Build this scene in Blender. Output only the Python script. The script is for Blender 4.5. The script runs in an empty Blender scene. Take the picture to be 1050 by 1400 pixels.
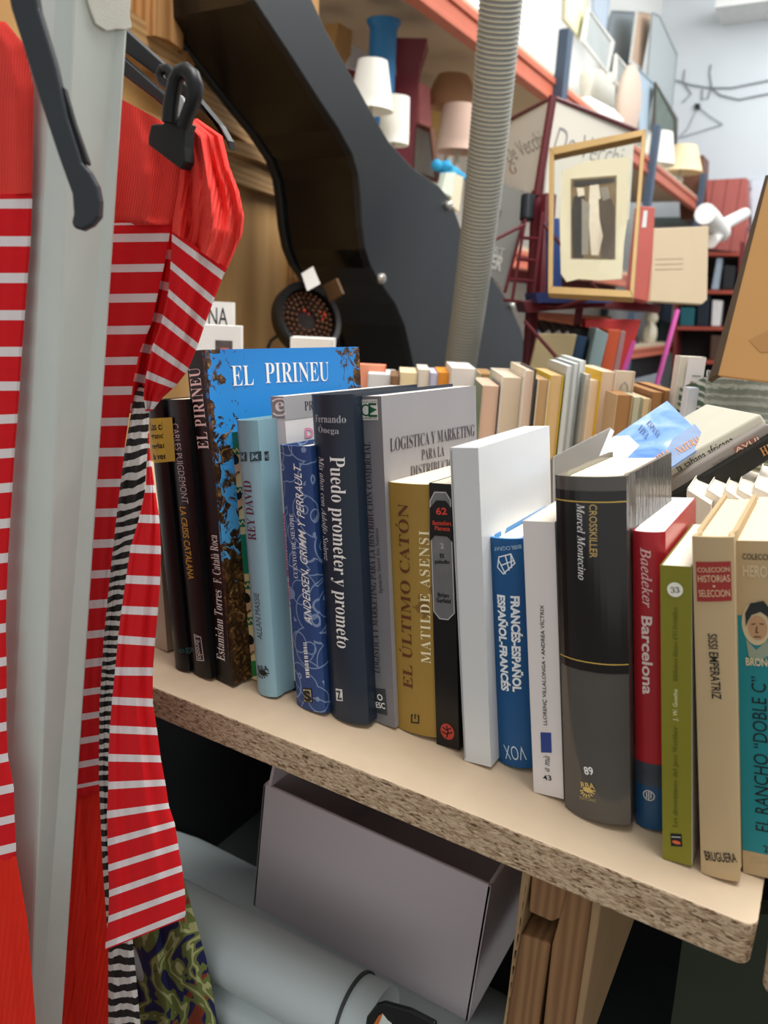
import bpy, bmesh, math, random, unicodedata
from mathutils import Vector, Matrix

# ------------------------------------------------------------------ camera
SC = bpy.context.scene
COL = SC.collection
FPX, CX, CY = 1044.0, 525.0, 700.0
XA = Vector((0.85959426, -0.17485419, -0.48012886))     # world axes seen in camera (right, up, forward)
YA = Vector((0.50870274, 0.2042822, 0.83635537))
ZA = Vector((0.04815846, 0.96316914, -0.26454861))
CAM = Vector((-0.01220814, -0.37719345, 1.09660759))
TZ = 0.80                                               # table top height


def w2(c):
    return Vector((XA.dot(c), YA.dot(c), ZA.dot(c)))


def ray(px, py):
    return w2(Vector(((px - CX) / FPX, -(py - CY) / FPX, 1.0)))


def at(px, py, w):
    return CAM + ray(px, py) * w


def onp(px, py, plane):
    p0, n = plane
    r = ray(px, py)
    return CAM + r * ((p0 - CAM).dot(n) / r.dot(n))


def depth(p):
    return w2i(p - CAM)[2]


def w2i(v):
    return Vector((XA[0] * v[0] + YA[0] * v[1] + ZA[0] * v[2], XA[1] * v[0] + YA[1] * v[1] + ZA[1] * v[2],
                   XA[2] * v[0] + YA[2] * v[1] + ZA[2] * v[2]))


RIGHT, UP, FWD = w2(Vector((1, 0, 0))), w2(Vector((0, 1, 0))), w2(Vector((0, 0, 1)))
cd = bpy.data.cameras.new('camera')
cam = bpy.data.objects.new('camera', cd)
COL.objects.link(cam)
m = Matrix((RIGHT, UP, -FWD)).transposed().to_4x4()
m.translation = CAM
cam.matrix_world = m
cd.sensor_fit = 'VERTICAL'
cd.sensor_height = 36.0
cd.lens = FPX / 1400 * 36.0
cd.clip_start = 0.02
cd.dof.use_dof = True
cd.dof.focus_distance = 0.56
cd.dof.aperture_fstop = 9.0
SC.camera = cam
SC.view_settings.view_transform = 'Standard'
SC.view_settings.look = 'None'
SC.view_settings.gamma = 1.0
SC.view_settings.use_curve_mapping = False
SC.view_settings.exposure = 0.0

# ------------------------------------------------------------------ light
wd = bpy.data.worlds.new('hall_light')
SC.world = wd
wd.use_nodes = True
bg = wd.node_tree.nodes['Background']
bg.inputs[0].default_value = (1.0, 0.985, 0.96, 1)
bg.inputs[1].default_value = 0.66


def area(name, loc, target, sx, sy, power, col=(1, 1, 1)):
    l = bpy.data.lights.new(name, 'AREA')
    l.shape = 'RECTANGLE'
    l.size, l.size_y, l.energy, l.color = sx, sy, power, col
    o = bpy.data.objects.new(name, l)
    COL.objects.link(o)
    o.location = loc
    o.rotation_euler = (Vector(target) - Vector(loc)).to_track_quat('-Z', 'Y').to_euler()
    return o


area('ceiling_lamp', (0.3, 0.2, 3.9), (-0.2, 0.4, 0.8), 1.6, 1.6, 105, (1.0, 0.98, 0.95))
area('ceiling_lamp', (0.6, 4.2, 4.6), (-1.2, 4.8, 1.0), 2.0, 3.5, 260, (1.0, 0.98, 0.95))
area('ceiling_lamp', (0.2, 8.2, 4.6), (0.0, 9.5, 1.5), 2.2, 2.0, 95, (0.93, 0.97, 1.0))


# ------------------------------------------------------------------ materials
def lin(h):
    h = h.lstrip('#')
    out = []
    for i in (0, 2, 4):
        c = int(h[i:i + 2], 16) / 255
        out.append(c / 12.92 if c <= 0.04045 else ((c + 0.055) / 1.055) ** 2.4)
    return (out[0], out[1], out[2], 1.0)


class NT:
    def __init__(s, name, rough=0.6, metal=0.0, spec=0.4):
        s.m = bpy.data.materials.new(name)
        s.m.use_nodes = True
        s.t = s.m.node_tree
        s.b = s.t.nodes['Principled BSDF']
        s.b.inputs['Roughness'].default_value = rough
        s.b.inputs['Metallic'].default_value = metal
        s.b.inputs['Specular IOR Level'].default_value = spec
        s.co = None

    def n(s, typ, **kw):
        nd = s.t.nodes.new(typ)
        for k, v in kw.items():
            setattr(nd, k, v)
        return nd

    def put(s, sock, v):
        if hasattr(v, 'bl_idname') or isinstance(v, bpy.types.NodeSocket):
            s.t.links.new(v, sock)
        elif v is not None:
            sock.default_value = v

    def coord(s, kind='Object', scale=(1, 1, 1), rot=(0, 0, 0), loc=(0, 0, 0)):
        if s.co is None:
            s.co = s.n('ShaderNodeTexCoord')
        mp = s.n('ShaderNodeMapping')
        mp.inputs['Scale'].default_value = scale
        mp.inputs['Rotation'].default_value = rot
        mp.inputs['Location'].default_value = loc
        s.t.links.new(s.co.outputs[kind], mp.inputs['Vector'])
        return mp.outputs[0]

    def noise(s, vec, scale, detail=3, dist=0.0, rough=0.5):
        nd = s.n('ShaderNodeTexNoise')
        s.put(nd.inputs['Vector'], vec)
        nd.inputs['Scale'].default_value = scale
        nd.inputs['Detail'].default_value = detail
        nd.inputs['Distortion'].default_value = dist
        nd.inputs['Roughness'].default_value = rough
        return nd.outputs['Fac']

    def wave(s, vec, scale, dist=0.0, detail=2, dscale=1.0, axis='X', prof='SIN'):
        nd = s.n('ShaderNodeTexWave', bands_direction=axis, wave_profile=prof)
        s.put(nd.inputs['Vector'], vec)
        nd.inputs['Scale'].default_value = scale
        nd.inputs['Distortion'].default_value = dist
        nd.inputs['Detail'].default_value = detail
        nd.inputs['Detail Scale'].default_value = dscale
        return nd.outputs['Fac']

    def voro(s, vec, scale, feat='F1', out='Distance'):
        nd = s.n('ShaderNodeTexVoronoi', feature=feat)
        s.put(nd.inputs['Vector'], vec)
        nd.inputs['Scale'].default_value = scale
        return nd.outputs[out]

    def math(s, op, a, b=None, c=None):
        nd = s.n('ShaderNodeMath', operation=op)
        s.put(nd.inputs[0], a)
        s.put(nd.inputs[1], b)
        s.put(nd.inputs[2], c)
        return nd.outputs[0]

    def xyz(s, vec):
        nd = s.n('ShaderNodeSeparateXYZ')
        s.put(nd.inputs[0], vec)
        return nd.outputs

    def ramp(s, fac, stops, interp='LINEAR'):
        nd = s.n('ShaderNodeValToRGB')
        s.put(nd.inputs[0], fac)
        cr = nd.color_ramp
        cr.interpolation = interp
        while len(cr.elements) < len(stops):
            cr.elements.new(0.5)
        for e, (p, c) in zip(cr.elements, stops):
            e.position = p
            e.color = lin(c) if isinstance(c, str) else (c, c, c, 1)
        return nd.outputs[0]

    def mix(s, fac, a, b):
        nd = s.n('ShaderNodeMix', data_type='RGBA')
        s.put(nd.inputs[0], fac)
        s.put(nd.inputs[6], lin(a) if isinstance(a, str) else a)
        s.put(nd.inputs[7], lin(b) if isinstance(b, str) else b)
        return nd.outputs[2]

    def base(s, c):
        s.put(s.b.inputs['Base Color'], lin(c) if isinstance(c, str) else c)
        return s

    def bump(s, h, strength=0.3, dist=0.001):
        nd = s.n('ShaderNodeBump')
        nd.inputs['Strength'].default_value = strength
        nd.inputs['Distance'].default_value = dist
        s.put(nd.inputs['Height'], h)
        s.t.links.new(nd.outputs[0], s.b.inputs['Normal'])
        return s


_MC = {}


def flat(col, rough=0.55, vary=0.12, scale=14, metal=0.0, spec=0.35, bump=0.0):
    """a plain coloured surface with a little procedural unevenness"""
    k = (col, rough, vary, scale, metal, spec, bump)
    if k in _MC:
        return _MC[k]
    t = NT('paint_' + col.strip('#'), rough, metal, spec)
    v = t.coord()
    nz = t.noise(v, scale, 4)
    c = lin(col)
    lo = [max(0, x * (1 - vary)) for x in c[:3]] + [1]
    hi = [min(1, x * (1 + vary)) for x in c[:3]] + [1]
    t.base(t.mix(nz, lo, hi))
    if bump:
        t.bump(t.noise(v, scale * 30, 2), bump, 0.0008)
    _MC[k] = t.m
    return t.m


def pages(col, line=0.86, axis='X', freq=900):
    k = ('pg', col, line, axis, freq)
    if k in _MC:
        return _MC[k]
    t = NT('pages_' + col.strip('#'), 0.85, 0, 0.15)
    v = t.coord()
    wv = t.wave(v, 420, 1.5, 2, 3.0, axis)
    c = lin(col)
    t.base(t.mix(wv, [x * line for x in c[:3]] + [1], c))
    _MC[k] = t.m
    return t.m


# ------------------------------------------------------------------ scene objects
MW = {}


def tag(o, label=None, cat=None, group=None, kind=None):
    for k, v in (('label', label), ('category', cat), ('group', group), ('kind', kind)):
        if v:
            o[k] = v
    return o


def thing(name, label, cat, loc=(0, 0, 0), rot=None, group=None):
    o = bpy.data.objects.new(name, None)
    o.empty_display_size = 0.02
    COL.objects.link(o)
    M = (rot.to_4x4() if rot else Matrix.Identity(4))
    M.translation = Vector(loc)
    o.matrix_world = M
    MW[o] = M.copy()
    return tag(o, label, cat, group)


def mesh(name, verts, faces, mat, parent=None, local=False, smooth=None, mi=None, uv=None, bevel=0.0, origin=None, seg=2):
    me = bpy.data.meshes.new(name)
    vs = [Vector(v) for v in verts]
    M = None
    if parent is not None:
        M = MW[parent]
        if not local:
            I = M.inverted()
            vs = [I @ v for v in vs]
    org = None
    if parent is None:
        if origin is None:
            org = sum(vs, Vector()) / len(vs)
            org.z = min(v.z for v in vs)
        else:
            org = Vector(origin)
        vs = [v - org for v in vs]
    me.from_pydata([tuple(v) for v in vs], [], faces)
    mats = mat if isinstance(mat, (list, tuple)) else [mat]
    for x in mats:
        me.materials.append(x)
    if mi:
        me.polygons.foreach_set('material_index', mi)
    if uv:
        l = me.uv_layers.new(name='UVMap')
        for lp in me.loops:
            l.data[lp.index].uv = uv[lp.vertex_index]
    me.validate()
    bm = bmesh.new()
    bm.from_mesh(me)
    bmesh.ops.recalc_face_normals(bm, faces=bm.faces)
    bm.to_mesh(me)
    bm.free()
    if smooth is not None:
        me.polygons.foreach_set('use_smooth', [True] * len(me.polygons))
        me.set_sharp_from_angle(angle=math.radians(smooth))
    o = bpy.data.objects.new(name, me)
    COL.objects.link(o)
    if parent is not None:
        o.parent = parent
        MW[o] = M
    else:
        o.location = org
        MW[o] = Matrix.Translation(org)
    if bevel:
        b = o.modifiers.new('edge', 'BEVEL')
        b.width = bevel
        b.segments = seg
        b.limit_method = 'ANGLE'
        b.angle_limit = math.radians(40)
    return o


class MB:
    """collects shapes into one mesh"""
    def __init__(s):
        s.v, s.f, s.mi = [], [], []

    def add(s, vs, fs, mi=0):
        o = len(s.v)
        s.v += [Vector(v) for v in vs]
        s.f += [tuple(i + o for i in f) for f in fs]
        s.mi += [mi] * len(fs)
        return s

    def box(s, lo, hi, mi=0, M=None):
        x0, y0, z0 = lo
        x1, y1, z1 = hi
        vs = [Vector(p) for p in ((x0, y0, z0), (x1, y0, z0), (x1, y1, z0), (x0, y1, z0), (x0, y0, z1), (x1, y0, z1), (x1, y1, z1), (x0, y1, z1))]
        if M is not None:
            vs = [M @ v for v in vs]
        return s.add(vs, [(0, 3, 2, 1), (4, 5, 6, 7), (0, 1, 5, 4), (1, 2, 6, 5), (2, 3, 7, 6), (3, 0, 4, 7)], mi)

    def prism(s, pts, ext, mi=0):
        n = len(pts)
        pts = [Vector(p) for p in pts]
        return s.add(pts + [p + ext for p in pts], [tuple(range(n)), tuple(range(2 * n - 1, n - 1, -1))] + [(i, (i + 1) % n, n + (i + 1) % n, n + i) for i in range(n)], mi)

    def tube(s, pts, r, seg=10, mi=0, caps=True, ref=None):
        pts = [Vector(p) for p in pts]
        rs = r if isinstance(r, (list, tuple)) else [r] * len(pts)
        vs, fs = [], []
        up = None
        for i, p in enumerate(pts):
            d = (pts[min(i + 1, len(pts) - 1)] - pts[max(i - 1, 0)]).normalized()
            if up is None:
                up = Vector((0, 0, 1)) if abs(d.z) < 0.9 else Vector((1, 0, 0))
            a = (up - d * up.dot(d)).normalized()
            up = a
            b = d.cross(a)
            for k in range(seg):
                t = 2 * math.pi * k / seg
                vs.append(p + (a * math.cos(t) + b * math.sin(t)) * rs[i])
        for i in range(len(pts) - 1):
            for k in range(seg):
                fs.append((i * seg + k, i * seg + (k + 1) % seg, (i + 1) * seg + (k + 1) % seg, (i + 1) * seg + k))
        if caps:
            fs.append(tuple(range(seg)))
            fs.append(tuple(range(len(pts) * seg - 1, (len(pts) - 1) * seg - 1, -1)))
        return s.add(vs, fs, mi)

    def lathe(s, c, prof, seg=28, mi=0, axis=None, caps=True):
        c = Vector(c)
        ax = (axis or Vector((0, 0, 1))).normalized()
        a = ax.orthogonal().normalized()
        b = ax.cross(a)
        vs, fs = [], []
        for r, z in prof:
            for k in range(seg):
                t = 2 * math.pi * k / seg
                vs.append(c + ax * z + (a * math.cos(t) + b * math.sin(t)) * r)
        for i in range(len(prof) - 1):
            for k in range(seg):
                fs.append((i * seg + k, i * seg + (k + 1) % seg, (i + 1) * seg + (k + 1) % seg, (i + 1) * seg + k))
        if caps and prof[0][0] > 1e-6:
            fs.append(tuple(range(seg)))
        if caps and prof[-1][0] > 1e-6:
            fs.append(tuple(range(len(prof) * seg - 1, (len(prof) - 1) * seg - 1, -1)))
        return s.add(vs, fs, mi)

    def ball(s, c, r, seg=14, mi=0, sq=(1, 1, 1)):
        prof = [(math.sin(math.pi * i / 8) * r, -math.cos(math.pi * i / 8) * r) for i in range(9)]
        o = len(s.v)
        s.lathe((0, 0, 0), [(max(p[0], 1e-7), p[1]) for p in prof], seg, mi)
        for i in range(o, len(s.v)):
            v = s.v[i]
            s.v[i] = Vector((v.x * sq[0], v.y * sq[1], v.z * sq[2])) + Vector(c)
        return s

    def build(s, name, mat, parent=None, local=False, **kw):
        multi = isinstance(mat, (list, tuple))
        return mesh(name, s.v, s.f, mat, parent, local, mi=s.mi if multi else None, **kw)


def xpl(x): return (Vector((x, 0, 0)), Vector((1, 0, 0)))
def ypl(y): return (Vector((0, y, 0)), Vector((0, -1, 0)))
def zpl(z): return (Vector((0, 0, z)), Vector((0, 0, 1)))
def wpl(w): return (CAM + FWD * w, -FWD)
def vpl(px, py, w, yaw):
    """upright plane through the point seen at px,py at depth w; yaw 0 faces the table's long side, positive turns to the left"""
    a = math.radians(yaw)
    return (at(px, py, w), Vector((math.sin(a), -math.cos(a), 0)))
def ppl(a, b, c):
    n = (b - a).cross(c - a).normalized()
    if n.dot(CAM - a) < 0:
        n = -n
    return (a, n)


def slab(name, px, plane, t, mat, parent=None, ext=None, lift=0.0, **kw):
    n = plane[1].normalized()
    if n.dot(CAM - plane[0]) < 0:
        n = -n
    pts = [onp(x, y, plane) + n * lift for x, y in px]
    return MB().prism(pts, ext if ext is not None else -n * t).build(name, mat, parent, **kw)


def struct(o):
    o['kind'] = 'structure'
    return o


# ------------------------------------------------------------------ lettering
_TX = {}


def uni(body, font):
    if font == 'sans':
        return body, []
    out, acc = '', []
    for ch in body:
        d = unicodedata.normalize('NFD', ch)
        b, mk = d[0], d[1:]
        if 'A' <= b <= 'Z':
            o = chr({'serif': 0x1D400, 'italic': 0x1D434, 'script': 0x1D4D0}[font] + ord(b) - 65)
        elif 'a' <= b <= 'z':
            o = chr({'serif': 0x1D41A, 'italic': 0x1D44E, 'script': 0x1D4EA}[font] + ord(b) - 97)
            if font == 'italic' and b == 'h':
                o = '\u210e'
        else:
            o = ch if not ('0' <= b <= '9' and font == 'serif') else chr(0x1D7CE + ord(b) - 48)
        if mk:
            acc.append((len(out), mk, b.isupper()))
        out += o
    return out, acc


def _font_mesh(body, off, space):
    c = bpy.data.curves.new('lettering', 'FONT')
    c.body = body
    c.resolution_u = 3
    c.offset = off
    c.space_character = space
    o = bpy.data.objects.new('lettering', c)
    COL.objects.link(o)
    dg = bpy.context.evaluated_depsgraph_get()
    me = bpy.data.meshes.new_from_object(o.evaluated_get(dg))
    vs = [(v.co.x, v.co.y) for v in me.vertices]
    fs = [tuple(p.vertices) for p in me.polygons]
    bpy.data.objects.remove(o)
    bpy.data.curves.remove(c)
    bpy.data.meshes.remove(me)
    return vs, fs


def letters(body, font='sans', off=0.0, space=1.0):
    k = (body, font, off, space)
    if k in _TX:
        return _TX[k]
    s, acc = uni(body, font)
    vs, fs = _font_mesh(s, off, space)
    for i, mk, cap in acc:
        x1 = max(v[0] for v in _font_mesh(s[:i + 1], off, space)[0])
        w = max(v[0] for v in _font_mesh(s[i], off, space)[0])
        xc, y = x1 - w * 0.5, (0.76 if cap else 0.52)
        o = len(vs)
        if '\u0301' in mk:
            vs += [(xc - 0.05, y), (xc + 0.0, y), (xc + 0.14, y + 0.15), (xc + 0.03, y + 0.15)]
        elif '\u0303' in mk:
            vs += [(xc - 0.15, y + 0.03), (xc + 0.15, y + 0.05), (xc + 0.15, y + 0.1), (xc - 0.15, y + 0.08)]
        else:
            vs += [(xc - 0.12, y + 0.15), (xc - 0.02, y + 0.15), (xc + 0.06, y), (xc + 0.0, y)]
        fs.append((o, o + 1, o + 2, o + 3))
    x0, x1 = min(v[0] for v in vs), max(v[0] for v in vs)
    y0, y1 = min(v[1] for v in vs), max(v[1] for v in vs)
    _TX[k] = ([((v[0] - x0) / (x1 - x0), (v[1] - y0) / (y1 - y0)) for v in vs], fs)
    return _TX[k]


def cut(vs, fs, cuts):
    """slice a flat (u,v) mesh along lines u = const so that it can follow a curved spine"""
    bm = bmesh.new()
    bv = [bm.verts.new((a, b, 0)) for a, b in vs]
    for f in fs:
        try:
            bm.faces.new([bv[i] for i in f])
        except ValueError:
            pass
    for c in cuts:
        bmesh.ops.bisect_plane(bm, geom=bm.verts[:] + bm.edges[:] + bm.faces[:], plane_co=(c, 0, 0), plane_no=(1, 0, 0))
    bm.verts.index_update()
    o = [(v.co.x, v.co.y) for v in bm.verts], [tuple(v.index for v in f.verts) for f in bm.faces]
    bm.free()
    return o

# ------------------------------------------------------------------ the hall
M_WALL = flat('#cdd3d8', 0.7, 0.04, 3)
M_FLOOR = flat('#6f6b66', 0.5, 0.15, 4)
struct(MB().box((-3.0, -3.0, -0.05), (4.5, 10.6, 0.0)).build('floor', M_FLOOR))
struct(MB().box((-3.0, 10.3, 0.0), (4.5, 10.45, 6.2)).build('wall_back', M_WALL))
struct(MB().box((-2.75, 2.2, 0.0), (-2.62, 10.3, 6.2)).build('wall_left', flat('#e8e9e6', 0.7, 0.03, 3)))
struct(MB().box((-2.62, 10.27, 2.62), (4.5, 10.3, 2.72)).build('trim_1', flat('#aeb8bf', 0.6)))
struct(MB().box((-2.62, 10.24, 2.22), (4.5, 10.3, 2.30)).build('trim_2', flat('#5d6a66', 0.6)))
zt3 = onp(950, 14, ypl(9.7)).z
struct(MB().box((-1.9, 9.7, zt3), (4.5, 10.3, zt3 + 0.16)).build('trim_3', flat('#e4e6e4', 0.6)))
# plywood partition with battens
t = NT('plywood', 0.65, 0, 0.25)
v = t.coord('Object', (3.0, 3.0, 0.5))
w = t.wave(v, 1.6, 5, 3, 1.0, 'X')
t.base(t.mix(w, '#a87f4c', '#c49a62'))
M_PW = t.m
t = NT('old_batten_wood', 0.7, 0, 0.2)
v = t.coord('Object', (1.2, 1.2, 14))
w = t.wave(v, 1.5, 5, 3, 1.5, 'Z')
t.base(t.mix(w, '#93714a', '#b08d60'))
M_BAT = t.m
t = NT('upright_batten_wood', 0.7, 0, 0.2)
v = t.coord('Object', (12, 12, 1.0))
w = t.wave(v, 1.5, 5, 3, 1.5, 'X')
t.base(t.mix(w, '#8a6238', '#b08456'))
M_BATV = t.m
dW = ray(820, 428)
dW.z = 0
dW.normalize()
nW = Vector((dW.y, -dW.x, 0))
pW = CAM + ray(420, 300) * 2.55
PLW = (pW, nW)
o = slab('wall_partition', [(-140, -260), (436, -90), (436, 560), (-140, 760)], PLW, 0.02, M_PW)
struct(o)
tagp = dict(cat='batten')
for lb, px, mt, lf in (
        ('upper horizontal timber batten on the plywood partition, beside the black machine', [(150, 10), (272, 117), (330, 160), (392, 207), (400, 240), (320, 196), (262, 158), (150, 70)], M_BAT, 0.04),
        ('rough timber strip under the upper batten of the plywood partition', [(290, 190), (330, 200), (408, 244), (412, 258), (330, 220), (290, 208)], M_BAT, 0.055),
        ('lower horizontal timber batten across the plywood partition', [(150, 140), (310, 205), (412, 256), (417, 283), (324, 256), (150, 190)], M_BAT, 0.035),
        ('short upright timber post at the right end of the plywood partition', [(398, 278), (418, 284), (426, 300), (424, 400), (400, 440), (396, 380)], M_BATV, 0.04),
        ('broad upright timber at the top of the plywood partition, above the clip hanger', [(178, -120), (222, -120), (216, 70), (196, 56), (176, 50)], M_BATV, 0.06),
        ('second upright timber at the top of the partition, nearer the black machine', [(224, -120), (262, -120), (250, 96), (228, 84)], M_BATV, 0.05)):
    o = slab('timber_batten', px, PLW, lf, mt, lift=lf)
    tag(o, lb, 'batten')


# ------------------------------------------------------------------ books
class Book:
    def __init__(s, label, tl, tr, bl, br, yaw, D, spine, front=None, page='#efe3c8', hard=True, bulge=0.0, edge=None, back=None,
                 group=None, name='book', T=None, drop=None, dy=0.0, gut=True, over=None):
        a = math.radians(yaw)
        base = onp(bl[0], bl[1], zpl(TZ + 0.0002))
        Rz = Matrix.Rotation(a, 4, 'Z')
        pl = (base, Rz @ Vector((0, -1, 0)))
        I = Rz.inverted().to_3x3()
        v = I @ (onp(tl[0], tl[1], pl) - base)
        lean = math.atan2(-v.x, v.z)
        s.H = math.hypot(v.x, v.z)
        R = Rz @ Matrix.Rotation(-lean, 4, 'Y')
        s.M = R.copy()
        s.M.translation = base
        s.I = s.M.inverted()
        t1 = (s.I @ onp(tr[0], tr[1], pl)).x
        t2 = (s.I @ onp(br[0], br[1], pl)).x
        s.T = T or (t1 + t2) / 2
        if back:
            D = s.loc(back[0], back[1], 'front').y
        s.D, s.bulge, s.hard = D, bulge, hard
        s.root = thing(name, label, 'book', base, R.to_3x3(), group)
        ct = 0.0024 if hard else 0.0006
        if over is not None:
            e = over
        else:
            e = 0.003 if hard else 0.0002
        n = 12 if bulge else 6
        pts = [(0, D)]
        if hard and gut:
            pts += [(0, 0.016), (0.0012, 0.0095), (0, 0.004)]
        arc0 = len(pts)
        for i in range(n + 1):
            pts.append((s.T * i / n, s.sy(i / n)))
        arc1 = len(pts) - 1
        if hard and gut:
            pts += [(s.T, 0.004), (s.T - 0.0012, 0.0095), (s.T, 0.016)]
        pts += [(s.T, D)]
        N = len(pts)
        inn = []
        for i, p in enumerate(pts):
            A = Vector(pts[max(i - 1, 0)])
            B = Vector(pts[min(i + 1, N - 1)])
            d = (B - A)
            d = d.normalized() if d.length > 1e-9 else Vector((1, 0))
            nn = Vector((-d.y, d.x))
            q = Vector(p) + nn * ct
            if i == arc0 or i == arc1:
                q = Vector((ct if i == arc0 else s.T - ct, p[1] + ct))
            inn.append(q)
        H = s.H
        vs = [(p[0], p[1], z) for z in (0, H) for p in pts] + [(p[0], p[1], z) for z in (0, H) for p in inn]
        fs, mi = [], []
        for i in range(N - 1):
            k = 0 if arc0 <= i < arc1 else (1 if i >= arc1 else 0)
            fs += [(i, i + 1, N + i + 1, N + i), (2 * N + i, 3 * N + i, 3 * N + i + 1, 2 * N + i + 1),
                   (i, 2 * N + i, 2 * N + i + 1, i + 1), (N + i, N + i + 1, 3 * N + i + 1, 3 * N + i)]
            mi += [k, 2, 2, 2]
        for i in (0, N - 1):
            fs.append((i, N + i, 3 * N + i, 2 * N + i))
            mi.append(2)
        s.spine_mat = spine
        front = front or spine
        s.cover = mesh('cover', vs, fs, [spine, front, edge or spine], s.root, True, smooth=35, mi=mi)
        c2 = ct + 0.0003
        pp = [(c2 + (s.T - 2 * c2) * i / 8, s.sy(i / 8) * 0.8 + ct + 0.0008) for i in range(9)]
        fe = D - (0.004 if hard else 0.0004)
        cc = 0.003 if hard else 0.0
        pp += [(c2 + (s.T - 2 * c2) * i / 8, fe - cc * math.sin(math.pi * i / 8)) for i in range(8, -1, -1)]
        MB().prism([(p[0], p[1], e) for p in pp], Vector((0, 0, H - 2 * e))).build('page_block', pages(page), s.root, True)

    def sy(s, u):
        if not s.bulge:
            return 0.0
        u = 2 * u - 1
        return -s.bulge * (1 - abs(u) ** 2.4)

    def loc(s, px, py, side='spine'):
        if side == 'spine':
            pl = (s.M @ Vector((0, -s.bulge * 0.8, 0)), s.M.to_3x3() @ Vector((0, -1, 0)))
        elif side == 'top':
            pl = (s.M @ Vector((0, 0, s.H)), s.M.to_3x3() @ Vector((0, 0, 1)))
        else:
            pl = (s.M @ Vector((s.T, 0, 0)), s.M.to_3x3() @ Vector((1, 0, 0)))
        return s.I @ onp(px, py, pl)

    def q(s, p, side):
        l = s.loc(p[0], p[1], side)
        return Vector((l.x, l.z)) if side == 'spine' else Vector((l.y, l.z))

    def lay(s, flat_pts, side, lift):
        out = []
        for a, z in flat_pts:
            if side == 'spine':
                out.append((a, s.sy(min(max(a / s.T, 0), 1)) - lift, z))
            else:
                out.append((s.T + lift, a, z))
        return out

    def _emit(s, name, pts, fs, side, lift, mat, par=None, label=None, group=None):
        if side == 'spine' and s.bulge:
            pts, fs = cut(pts, fs, [s.T * i / 12 for i in range(1, 12)])
        o = mesh(name, s.lay(pts, side, lift), fs, mat, par or s.root, True)
        if label:
            o['label'] = label
        return o

    def text(s, body, p0, p1, h, mat, font='sans', off=0.0, side='spine', name='title', space=1.0, lift=0.0004, shear=0.0, par=None):
        """p0 -> p1: ends of the line's middle in reading direction; h: letter height in photo pixels"""
        a, b = s.q(p0, side), s.q(p1, side)
        d = b - a
        L = d.length
        d.normalize()
        nrm = Vector((-d.y, d.x))
        # local size of one photo pixel across the line
        mid = ((p0[0] + p1[0]) / 2, (p0[1] + p1[1]) / 2)
        dx, dy = p1[0] - p0[0], p1[1] - p0[1]
        ll = math.hypot(dx, dy)
        o1 = s.q((mid[0] + dy / ll * h / 2, mid[1] - dx / ll * h / 2), side)
        o2 = s.q((mid[0] - dy / ll * h / 2, mid[1] + dx / ll * h / 2), side)
        hh = abs((o1 - o2).dot(nrm))
        vs, fs = letters(body, font, off, space)
        pts = []
        for u, v in vs:
            w = a + d * (u * L + shear * (v - 0.5) * hh) + nrm * ((v - 0.5) * hh)
            pts.append((w.x, w.y))
        return s._emit(name, pts, fs, side, lift, mat, par)

    def poly(s, name, px, mat, side='spine', lift=0.00025, par=None, label=None):
        pts = [tuple(s.q(p, side)) for p in px]
        return s._emit(name, pts, [tuple(range(len(pts)))], side, lift, mat, par, label)

    def band(s, name, za, zb, mat, side='spine', lift=0.00025, x0=0.0, x1=1.0, par=None):
        W = s.T if side == 'spine' else s.D
        return s._emit(name, [(W * x0, za * s.H), (W * x1, za * s.H), (W * x1, zb * s.H), (W * x0, zb * s.H)], [(0, 1, 2, 3)], side, lift, mat, par)

    def disc(s, name, c, r, mat, side='spine', lift=0.00035, r2=0.0, sq=1.0, par=None, n=28):
        c0 = s.q(c, side)
        rr = (s.q((c[0] + r, c[1]), side) - c0).length
        pts = [(c0.x + rr * math.cos(2 * math.pi * i / n), c0.y + rr * sq * math.sin(2 * math.pi * i / n)) for i in range(n)]
        if r2:
            k = r2 / r
            pts += [(c0.x + (p[0] - c0.x) * k, c0.y + (p[1] - c0.y) * k) for p in pts]
            fs = [(i, (i + 1) % n, n + (i + 1) % n, n + i) for i in range(n)]
        else:
            fs = [tuple(range(n))]
        return s._emit(name, pts, fs, side, lift, mat, par)

    def lines(s, name, segs, wpx, mat, side='spine', lift=0.00035, par=None):
        """pen strokes: list of polylines in photo pixels"""
        vs, fs = [], []
        for pl in segs:
            q = [s.q(p, side) for p in pl]
            k = (s.q((pl[0][0] + wpx, pl[0][1]), side) - q[0]).length / 2
            for i in range(len(q) - 1):
                d = (q[i + 1] - q[i])
                if d.length < 1e-9:
                    continue
                d.normalize()
                nn = Vector((-d.y, d.x)) * k
                o = len(vs)
                vs += [tuple(q[i] + nn - d * k * .5), tuple(q[i] - nn - d * k * .5), tuple(q[i + 1] - nn + d * k * .5), tuple(q[i + 1] + nn + d * k * .5)]
                fs.append((o, o + 1, o + 2, o + 3))
        return s._emit(name, vs, fs, side, lift, mat, par)


WHITE, BLACK = flat('#f2f2ee', 0.5, 0.02), flat('#0d0c0d', 0.45, 0.1)
INK = flat('#161616', 0.5, 0.05)
SILVER, GOLD = flat('#c9c9c9', 0.45, 0.05), flat('#d8b45a', 0.4, 0.08)
CREAM = flat('#f1e6c9', 0.7, 0.04)

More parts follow.
